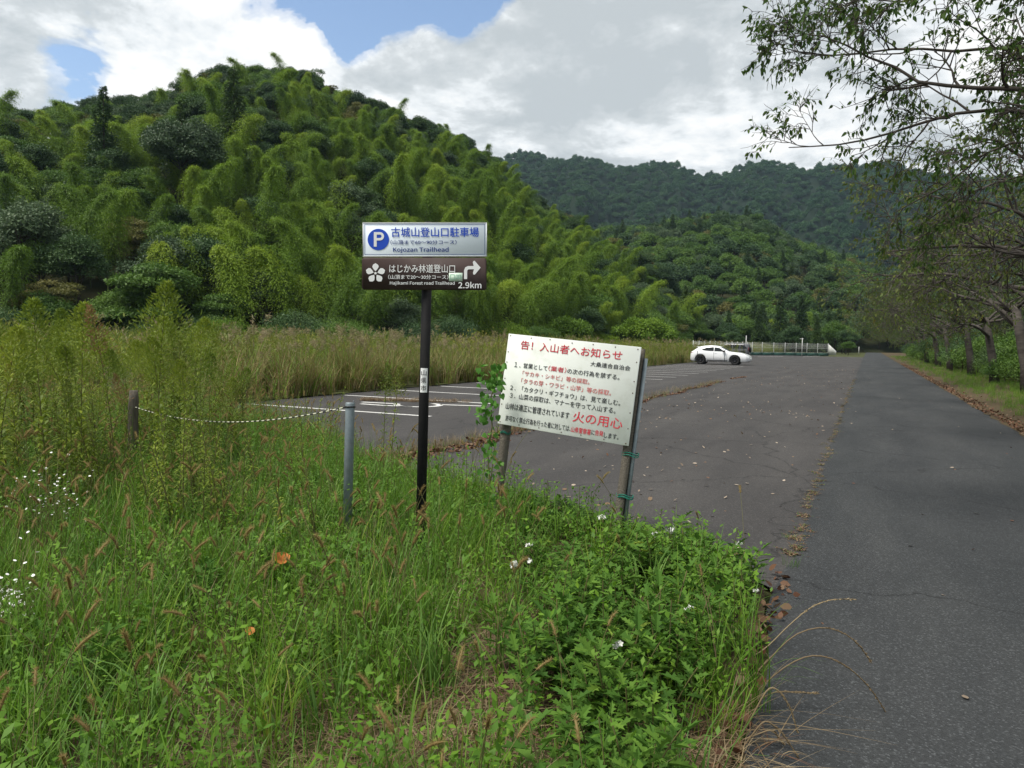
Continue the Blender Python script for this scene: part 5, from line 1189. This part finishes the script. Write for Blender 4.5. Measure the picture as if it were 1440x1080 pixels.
V3 = area_pts(-14, -.46, 1.2, 10, 70, 6); V3 = V3[inside(V3, VERGE)]; V3 = V3[in_view(V3)]; r3_ = np.random.default_rng(6).random(len(V3)); sm = straw_amt(V3)
scatter_simple('leafy_weeds', WEED, V3[(r3_ < .75*(1 - .85*sm)) & (fbm(V3[:, 0]*1.3, V3[:, 1]*1.3, 10) > .40)], .7, 1.5, 'small leafy weeds mixed through the verge grass', 'weeds')
V4 = area_pts(-8, -.4, 1.3, 7, 60, 7); V4 = V4[inside(V4, VERGE)]; sm = straw_amt(V4); r4_ = np.random.default_rng(7).random(len(V4))
scatter_simple('dry_straw', STRAW, V4[(r4_ < .10 + 1.2*sm)], .7, 1.3, 'dry brown straw lying between the green plants', 'straw')
V5 = area_pts(-22, -3.2, 4.0, 13, 7, 8); V5 = V5[inside(V5, VERGE)]; V5 = V5[in_view(V5)]; a_, b_, f_ = pix(V5); r5_ = np.random.default_rng(8).random(len(V5))
scatter_simple('mixed_weeds', SMALLG + SMALLG + LONGG, V5[(r5_ < np.where(a_ < 500, .95, .35))], .7, 1.15, 'mixed knee-high weeds between the grass and the lot', 'weeds')
# long grass clumps at a few places in front
for px_, py_, s, lb in ((215, 985, .9, 'long-bladed grass clump at lower left'), (520, 900, .85, 'long-bladed grass clump left of the straw patch'), (380, 1000, .95, 'long blue-green grass clump above the dry straw'), (700, 1060, .8, 'long grass clump at the bottom centre'), (1010, 930, .9, 'tall fine grass clump at the edge of the road'), (470, 690, 1.0, 'tall grass clump at the foot of the grey post'), (60, 850, .9, 'long-bladed grass clump at the left edge')):
    p = ground(px_, py_ + 60); o = obj('grass_clump', LONGG[px_ % 2], None, (p[0], p[1], .005), (0, 0, px_), s); tag(o, lb, 'grass clump')

# tall goldenrod stand on the left: individual stems
rg = np.random.default_rng(77); cnt = 0
for k in range(125):
    x_, d = rg.uniform(-60, 345), rg.uniform(7.3, 12.5)
    q = ray(x_, 480); q = q/np.linalg.norm(q[:2])*d*1.05
    if not inside(np.array([[q[0], q[1]]]), VERGE)[0]: continue
    if 150 < x_ < 222 and d < 9.9: continue
    if x_ > 300 and d < 9: continue
    s = rg.uniform(.62, .98)*(1.0 if x_ < 290 else .8)
    o = obj('goldenrod', GOLD[rg.integers(4)], None, (q[0], q[1], 0), (rg.normal(0, .05), rg.normal(0, .05), rg.uniform(0, 6.28)), s); tag(o, 'green goldenrod stem in the tall stand at left', 'goldenrod', 'goldenrod of the tall stand at left')
for x_, d, me, s, lb in ((219, 8.6, GOLD[2], 1.09, 'tallest bright green goldenrod above the wooden stump'), (112, 9.0, GOLD[2], .98, 'tall goldenrod near the left edge of the stand'), (160, 8.9, BROWNP[0], 1.08, 'brown withered goldenrod left of the wooden stump'), (540, 8.3, GOLDY[0], .88, 'slender goldenrod on bare stems beside the black pole'), (551, 8.4, GOLDY[1], .96, 'slim goldenrod on bare stem right of its twin'), (185, 9.0, BROWNP[0], .7, 'small brown withered plant behind the wooden stump')):
    q = ray(x_, 500); q = q/np.linalg.norm(q[:2])*d; o = obj('goldenrod', me, None, (q[0], q[1], 0), (0, 0, x_), s); tag(o, lb, 'goldenrod')
for k in range(26):
    x_, d = rg.uniform(196, 330), rg.uniform(6.3, 7.6); q = ray(x_, 560); q = q/np.linalg.norm(q[:2])*d
    o = obj('young_goldenrod', SMALLG[k % 3], None, (q[0], q[1], 0), (rg.normal(0, .06), rg.normal(0, .06), rg.uniform(0, 6.28)), rg.uniform(.85, 1.2)); tag(o, 'young goldenrod in front of the striped rope', 'goldenrod', 'young goldenrod in front of the rope')
# field: susuki row, goldenrod beyond, to the foot of the forest
def band(P):
    h, s = HILL(P[:, 0], P[:, 1]); d = np.hypot(P[:, 0], P[:, 1]); return s < .02
Fd = area_pts(-17.2, -14.35, 13.6, 100, 3.6, 11); Fd = Fd[in_view(Fd)]; r_ = np.random.default_rng(12).random(len(Fd))
nearrow = Fd[:, 1] < 34
scatter_simple('susuki_row', SUS, Fd[np.where(nearrow, r_ < .95, r_ < .25)], .72, 1.06, 'tall brownish pampas-like grass along the back of the lot', 'grass')
scatter_simple('lot_edge_goldenrod', GOLDY + GOLD[:2] + SMALLG, Fd[np.where(nearrow, r_ > .90, r_ > .22)], .6, .95, 'yellow-green goldenrod along the back of the lot', 'goldenrod')
Fe = area_pts(-120, -16.8, 4, 190, .62, 13); Fe = Fe[in_view(Fe)]; Fe = Fe[band(Fe)]; d_ = np.hypot(Fe[:, 0], Fe[:, 1]); r_ = np.random.default_rng(14).random(len(Fe))
Fe, r_, d_ = Fe[(r_ < np.clip(45/d_, .5, 1))], r_[(r_ < np.clip(45/d_, .5, 1))], d_[(r_ < np.clip(45/d_, .5, 1))]
fk = fbm(Fe[:, 0]/7, Fe[:, 1]/7, 15)
isg = fk + (RNG.random(len(Fe)) - .5)*.25 > .50
FIELDG = [mesh('goldenrod_patch', [(*join([xf((lambda a: a)(leafs(*g)), Matrix.Translation((0, 0, 0))) for g in [(
    np.stack([RNG.normal(0, .55, 260), RNG.normal(0, .55, 260), np.abs(RNG.normal(.75, .38, 260))], 1), np.stack([RNG.normal(0, .6, 260), RNG.normal(0, .6, 260), np.full(260, .8)], 1), rdir(260), rnd(260, .10, .2), rnd(260, .02, .04))]]), 'goldenrod_leaf'),
    (*leafs(np.stack([RNG.normal(0, .55, 130), RNG.normal(0, .55, 130), RNG.normal(1.35, .2, 130)], 1), np.stack([RNG.normal(0, .5, 130), RNG.normal(0, .5, 130), np.full(130, .8)], 1), rdir(130), rnd(130, .10, .18), rnd(130, .03, .05)), 'goldenrod_top')]) for _ in range(3)]
scatter_simple('goldenrod_field', FIELDG, Fe[isg], .8, 1.15, 'yellow-green goldenrod filling the field below the forest', 'goldenrod')
scatter_simple('susuki_field', SUS, Fe[~isg], .8, 1.1, 'straw-coloured tall grass filling the field below the forest', 'grass')

# right roadside: grass strip, fallen leaves, shrubs
G2 = area_pts(2.95, 9, 8, 150, 16, 20); G2 = G2[in_view(G2)]; d_ = G2[:, 1]; r_ = np.random.default_rng(21).random(len(G2))
G2 = G2[(r_ < np.clip(26/d_, .25, 1)*np.clip((G2[:, 0] - 2.95 - .5*fbm(G2[:, 0], G2[:, 1]*.7, 22))/.8, 0, 1))]
scatter_simple('roadside_grass', GRASS[:3] + WEED[:2], G2, .5, .95, 'short bright grass along the right side of the road', 'grass')
def shrub_set(seed, mat, h, r): return broad_meshes(h, r, seed, mat, nclump=44, per=420, leaf=.12, trunk_frac=.0, size=(.4, .75))
SHR = [shrub_set(501, 'broad_mid', 2.3, 1.2), shrub_set(502, 'broad_mid', 1.9, 1.1), shrub_set(503, 'broad_dark', 2.8, 1.3)]
rs = np.random.default_rng(25)
for k in range(58):
    y = 15 + k*2.3 + rs.uniform(-.6, .6); x = rs.uniform(6.4, 8.2) if k % 2 else rs.uniform(5.8, 6.8)
    put_tree('shrub', SHR[k % 3], (x, y, -.15), rs.uniform(.6, 1.15), rs.uniform(0, 6.28), 'dark green roadside shrub under the cherry trees on the right', 'shrub', 'shrubs under the roadside cherry trees', ('stems', 'foliage'))
for k in range(46):
    put_tree('shrub', SHR[2 - k % 3], (rs.uniform(7.4, 9.8), 16 + k*2.6 + rs.uniform(-.8, .8), -.05), rs.uniform(1.0, 1.5), rs.uniform(0, 6.28), 'dark green roadside shrub under the cherry trees on the right', 'shrub', 'shrubs under the roadside cherry trees', ('stems', 'foliage'))
for k in range(16):
    y = 22 + k*8 + rs.uniform(-2, 2); put_tree('evergreen_tree', DARK[k % 3], (rs.uniform(10.5, 15), y, -.2), rs.uniform(.65, .9), rs.uniform(0, 6), 'dark tree standing behind the roadside cherry row', 'tree', 'trees behind the roadside cherry row')

# fallen leaves
def dead_leaf_meshes(mat, n=4):
    out = []
    for k in range(n):
        a = RNG.uniform(.3, .9, 4); q = [(0, 0), (.28, .25), (.30, .6), (0, 1), (-.30, .6), (-.28, .25)]
        V = np.array([(x, y, .25*abs(x)*a[0] + .18*a[1]*(y - .5)**2*2 + .02) for x, y in q]); out.append(mesh('fallen_leaf', [(V, np.array([(0, 1, 2, 3), (0, 3, 4, 5)]), np.full(6, (k + .5)/n), mat)]))
    return out
DL, PL = dead_leaf_meshes('dead_leaf', 6), dead_leaf_meshes('pale_leaf', 4)
r_ = np.random.default_rng(30)
n = 3600; y = 8 + (r_.random(n)**1.6)*75; x = 2.72 + np.abs(r_.normal(0, .20, n)) + .25*fbm(y*.8, y*0, 31)
scatter_simple('leaf_litter', DL, np.stack([x, y, .014 + r_.random(n)*.03], 1), .05, .085, 'brown fallen leaves banked along the right edge of the road', 'fallen leaves', tilt=.5)
n = 1500; y = 6.2 + r_.random(n)**1.7*55; x = r_.uniform(-5.6, -.7, n)*1.0; ok = (fbm(x*.35, y*.2, 33) + r_.random(n)*.4 > .62)
P_ = np.stack([x, y, np.full(n, .004)], 1)[ok]; P_ = P_[inside(P_, LOT)]
scatter_simple('scattered_leaves', PL + DL[3:], P_, .035, .075, 'pale fallen leaves scattered over the parking lot', 'fallen leaves', tilt=.35)
n = 70; y = 4 + r_.random(n)**1.5*50; scatter_simple('road_leaves', PL + DL[2:], np.stack([r_.uniform(-.3, 2.7, n), y, np.full(n, .010)], 1), .03, .06, 'few pale leaves lying on the road', 'fallen leaves', tilt=.3)
# joint across the lot: litter and dead grass along X = -5.8
n = 2600; y = 8.3 + r_.random(n)**2.2*32; x = -5.82 + r_.normal(0, .09, n)*np.clip(1.9 - (y - 8)/7, .25, 1.9) + .12*np.sin(y*1.3)
dens = (fbm(y*.6, y*0 + 3, 35) > .30) | (y < 14); P_ = np.stack([x, y, .006 + r_.random(n)*.035], 1)[dens]
scatter_simple('joint_litter', DL, P_, .05, .09, 'reddish fallen leaves banked along the lot joint', 'fallen leaves', tilt=.6)
n = 260; y = 8.2 + r_.random(n)**1.8*26; x = -5.95 + r_.normal(0, .12, n)
scatter_simple('joint_grass', [mesh('dry_tuft', [tuft(22, .22, .12, .004, 'straw', .05), tuft(5, .2, .12, .005, 'grass_blade', .05)])], np.stack([x, y, np.full(n, .004)], 1), .5, 1.15, 'dry grass growing from the lot joint', 'grass')
n = 150; P_ = np.stack([-9.4 - r_.random(n)**.6*3.0, 17.0 + r_.normal(0, .12, n), np.full(n, .004)], 1); P_[:, 1] += -.6 + (P_[:, 0] + 13)*.42
P_ = P_[P_[:, 0] < -9.2]
scatter_simple('bay_litter', [mesh('dry_tuft', [tuft(16, .12, .14, .006, 'straw', .06), tuft(8, .1, .12, .008, 'dead_leaf', .06)])], P_, .6, 1.2, 'brown dead grass lying across the first bays', 'grass')
# leaves under the notice board and along the verge rim
n = 700; t_ = r_.random(n); rim = np.array([(-1.0, 5.95), (-1.2, 6.12), (-1.95, 6.38), (-3.1, 7.12), (-4.4, 7.6), (-5.7, 8.1)]); sg_ = t_*(len(rim)-1); i0 = np.minimum(sg_.astype(int), len(rim)-2); pr2 = rim[i0] + (rim[i0+1]-rim[i0])*(sg_-i0)[:, None] + r_.normal(0, .09, (n, 2))
scatter_simple('rim_litter', DL, np.stack([pr2[:, 0], pr2[:, 1], .012 + r_.random(n)*.03], 1), .04, .075, 'dark red fallen leaves under the plants at the lot edge', 'fallen leaves', tilt=.6)
n = 130; P_ = np.stack([-.5 + r_.normal(0, .05, n), 2.6 + r_.random(n)*3.2, .012 + r_.random(n)*.03], 1); scatter_simple('kerb_litter', DL, P_, .04, .08, 'brown leaves at the plant edge beside the road', 'fallen leaves', tilt=.6)
# moss and small tufts in the seam between lot and road
n = 260; y = 6.4 + r_.random(n)**1.5*36; x = -.58 + r_.normal(0, .035, n) + .03*np.sin(y*2.1) + np.interp(y, [6, 7, 12, 60], [.05, .08, .04, -.06])
scatter_simple('seam_moss', [mesh('moss', [tuft(14, .008, .025, .006, 'straw', .026, .2, 2), tuft(8, .010, .02, .006, 'mugwort_leaf', .022, .2, 2), tuft(24, .006, .025, .009, 'dead_leaf', .026, .2, 2)])], np.stack([x, y, np.full(n, .008)], 1), .6, 1.5, 'yellowish moss growing in the seam between lot and road', 'moss')
for px_, py_, s in ((1113, 798, .42), (1105, 757, .22)):
    p = ground(px_, py_); o = obj('grass_tuft', GRASS[1], None, (p[0], p[1], .008), (0, 0, 1), s); tag(o, 'small grass tuft on the road seam, the nearer one' if py_ > 780 else 'tiny grass tuft on the road seam above the other', 'grass tuft')

# arching seed stalks over the road edge
ac = empty('arching_grass', tuple(ground(1060, 1000)*np.array([1, 1, 0]))); tag(ac, 'grass with long seed stalks arching out over the road', 'grass clump')
for pts, d in (([(1040, 960), (1075, 915), (1106, 882), (1140, 853), (1170, 842), (1204, 843)], 4.0), ([(1040, 980), (1080, 930), (1115, 890), (1160, 879), (1195, 893), (1215, 915), (1224, 930)], 3.7), ([(1045, 1010), (1085, 950), (1128, 922), (1160, 921), (1195, 938), (1225, 968), (1246, 1002)], 3.5), ([(1050, 1000), (1080, 965), (1095, 970), (1112, 995), (1123, 1036)], 3.3), ([(1040, 1040), (1075, 1010), (1100, 1030), (1130, 1076)], 3.1), ([(1050, 985), (1090, 972), (1150, 975)], 3.5), ([(1045, 1020), (1085, 1025), (1110, 1055)], 3.2)):
    W = np.array([at(x, y, d) for x, y in pts]); W[0, 2] = max(.02, W[0, 2] - .15); n = 18; tq = np.linspace(0, len(W)-1, n); pl = np.stack([np.interp(tq, np.arange(len(W)), W[:, k]) for k in range(3)], 1)
    for _ in range(2): pl[1:-1] = (pl[:-2] + 2*pl[1:-1] + pl[2:])/4
    m_ = 110; tb = rnd(m_, .5, 1)*(n-1); bp_ = np.stack([np.interp(tb, np.arange(n), pl[:, k]) for k in range(3)], 1); dr_ = norm(np.gradient(pl, axis=0))[np.minimum(tb.astype(int), n-1)]
    o = obj('seed_stalk', mesh('seed_stalk', [(*tube(pl, np.linspace(.0042, .0022, n), 4, False), 'straw'), (*leafs(bp_, dr_ + RNG.normal(0, .25, (m_, 3)), rdir(m_), .017, .005), 'straw')])); child_mat(o, ac, Matrix())
o = obj('blades', LONGG[0], ac, None, None, .9)

# white blossoms, one plant each
def blossom(n, r, size):
    P = rdir(n)*r*rnd((n, 1), .4, 1); P[:, 2] *= .6; d = rdir(n); d[:, 2] = np.abs(d[:, 2]); it = []
    for k in range(5):
        a = k*1.2566; e1 = norm(np.cross(d, [0.3, .2, 1])); e2 = np.cross(d, e1); it.append(leafs(P, e1*math.cos(a) + e2*math.sin(a) + d*.3, d, size, size*.7, mid=.6))
    return join(it)
for px_, py_, d, r, lb in ((743, 768, 5.2, .03, 'white flower cluster among the mugwort left of centre'), (725, 806, 4.7, .035, 'white flower head below the higher cluster'), (744, 799, 4.8, .022, 'small white flower beside the larger head'), (866, 958, 3.5, .03, 'white flower in the mugwort at lower centre'), (1039, 774, 5.3, .028, 'white flower at the right tip of the mugwort'), (943, 745, 5.6, .04, 'white flower cluster right of the leaning post'), (968, 885, 4.0, .022, 'white flower in the mugwort near the road'), (847, 727, 6.0, .03, 'white flower at the foot of the leaning post'), (1062, 866, 4.3, .02, 'white flower at the edge beside the road'), (920, 757, 5.5, .025, 'white flower just right of the post foot')):
    p = at(px_, py_, d); p[2] = max(p[2], .3); e = empty('white_flower', (p[0], p[1], 0)); tag(e, lb, 'flower')
    obj('stem', mesh('stem', [(*tube([(.03, .02, 0), (.01, 0, p[2]*.6), (0, 0, p[2])], .002, 4), 'stalk')]), e)
    obj('petals', mesh('petals', [(*blossom(9, r, r*.55), 'petal_white')]), e, (0, 0, p[2]))
for cx_, cy_, sx, sy, n, d, lb in ((15, 870, 20, 48, 110, 4.3, 'spray of tiny white daisies at the left edge'), (65, 690, 30, 26, 85, 6.2, 'spray of tiny white daisies in the weeds at left')):
    g0 = ground(cx_, cy_ + 120); e = empty('daisy_spray', (g0[0], g0[1], 0)); tag(e, lb, 'flower')
    it, stt = [], []
    for k in range(n):
        p = at(cx_ + RNG.normal(0, sx), cy_ + RNG.normal(0, sy), d + RNG.normal(0, .15)); p[2] = max(p[2], .15); dn_ = norm(np.array([RNG.normal(0, .4), RNG.normal(0, .4) - .3, 1])); V, Fc, _ = disc(0, 0, .010, .010, 8); e1 = norm(np.cross(dn_, [1, .2, .1])); e2 = np.cross(dn_, e1)
        it.append((p + V[:, :1]*e1 + V[:, 1:2]*e2, Fc, None)); stt.append(tube([np.array([p[0]*.7 + g0[0]*.3, p[1]*.7 + g0[1]*.3, 0.02]), p - [0, 0, .003]], .0012, 3, False))
    o = obj('daisies', mesh('daisies', [(*join(it), 'petal_white')])); child_mat(o, e, Matrix()); tag(o, kind='stuff')
    o = obj('stalks', mesh('stalks', [(*join(stt), 'stalk')])); child_mat(o, e, Matrix()); tag(o, kind='stuff')
# the orange leaf caught in the grass, and two brown ones
for px_, py_, d, s, lb, mt in ((397, 786, 4.9, .10, 'bright orange fallen leaf lying on the grass', 'leaf_orange'), (352, 888, 3.9, .05, 'small pale orange leaf in the grass below the bright one', 'leaf_orange')):
    q = [(0, -.5), (.3, -.42), (.5, -.1), (.46, .22), (.2, .45), (0, .52), (-.24, .44), (-.48, .2), (-.5, -.12), (-.3, -.42)]
    V = np.array([(x, y, .62*abs(x)**1.5 + .25*y*y - .1*x) for x, y in q] + [(0, 0, 0)]); m_ = len(q)
    o = obj('fallen_leaf', mesh('fallen_leaf', [(V, np.array([(k, (k+1) % m_, m_) for k in range(m_)]), None, mt)], True), None, tuple(at(px_, py_, d)), (.55, .1, .5), s); tag(o, lb, 'leaf')

# undergrowth at the foot of the forest
ug = area_pts(-110, -30, 20, 190, .09, 61); h_, s_ = HILL(ug[:, 0], ug[:, 1]); ug = ug[(s_ > -.06) & (s_ < .05)]; ug = ug[in_view(ug)]
scatter_simple('forest_undergrowth', [merged(shrub_set(510 + k, m_, 3.0, 1.9), 'bush') for k, m_ in enumerate(('broad_dark', 'broad_mid', 'bamboo_leaf'))], ug, .8, 1.5, 'dark bushes along the foot of the forest', 'bushes')
# ------------------------------------------------------------------ haze over the valley
HAZE = 0.00011
if HAZE:
    hv = obj('haze', mesh('haze', [(*box(-1500, 1500, -300, 1700, -2.5, 330), 'dark_trim')])); tag(hv, 'thin blue haze over the valley', 'haze', kind='stuff')
    m_ = bpy.data.materials.new('haze_air'); m_.use_nodes = True; t_ = m_.node_tree; t_.nodes.clear()
    v_ = t_.nodes.new('ShaderNodeVolumePrincipled'); v_.inputs['Color'].default_value = (.60, .82, 1, 1); v_.inputs['Density'].default_value = HAZE; v_.inputs['Anisotropy'].default_value = .3
    oo = t_.nodes.new('ShaderNodeOutputMaterial'); t_.links.new(v_.outputs[0], oo.inputs['Volume'])
    hv.data.materials.clear(); hv.data.materials.append(m_)
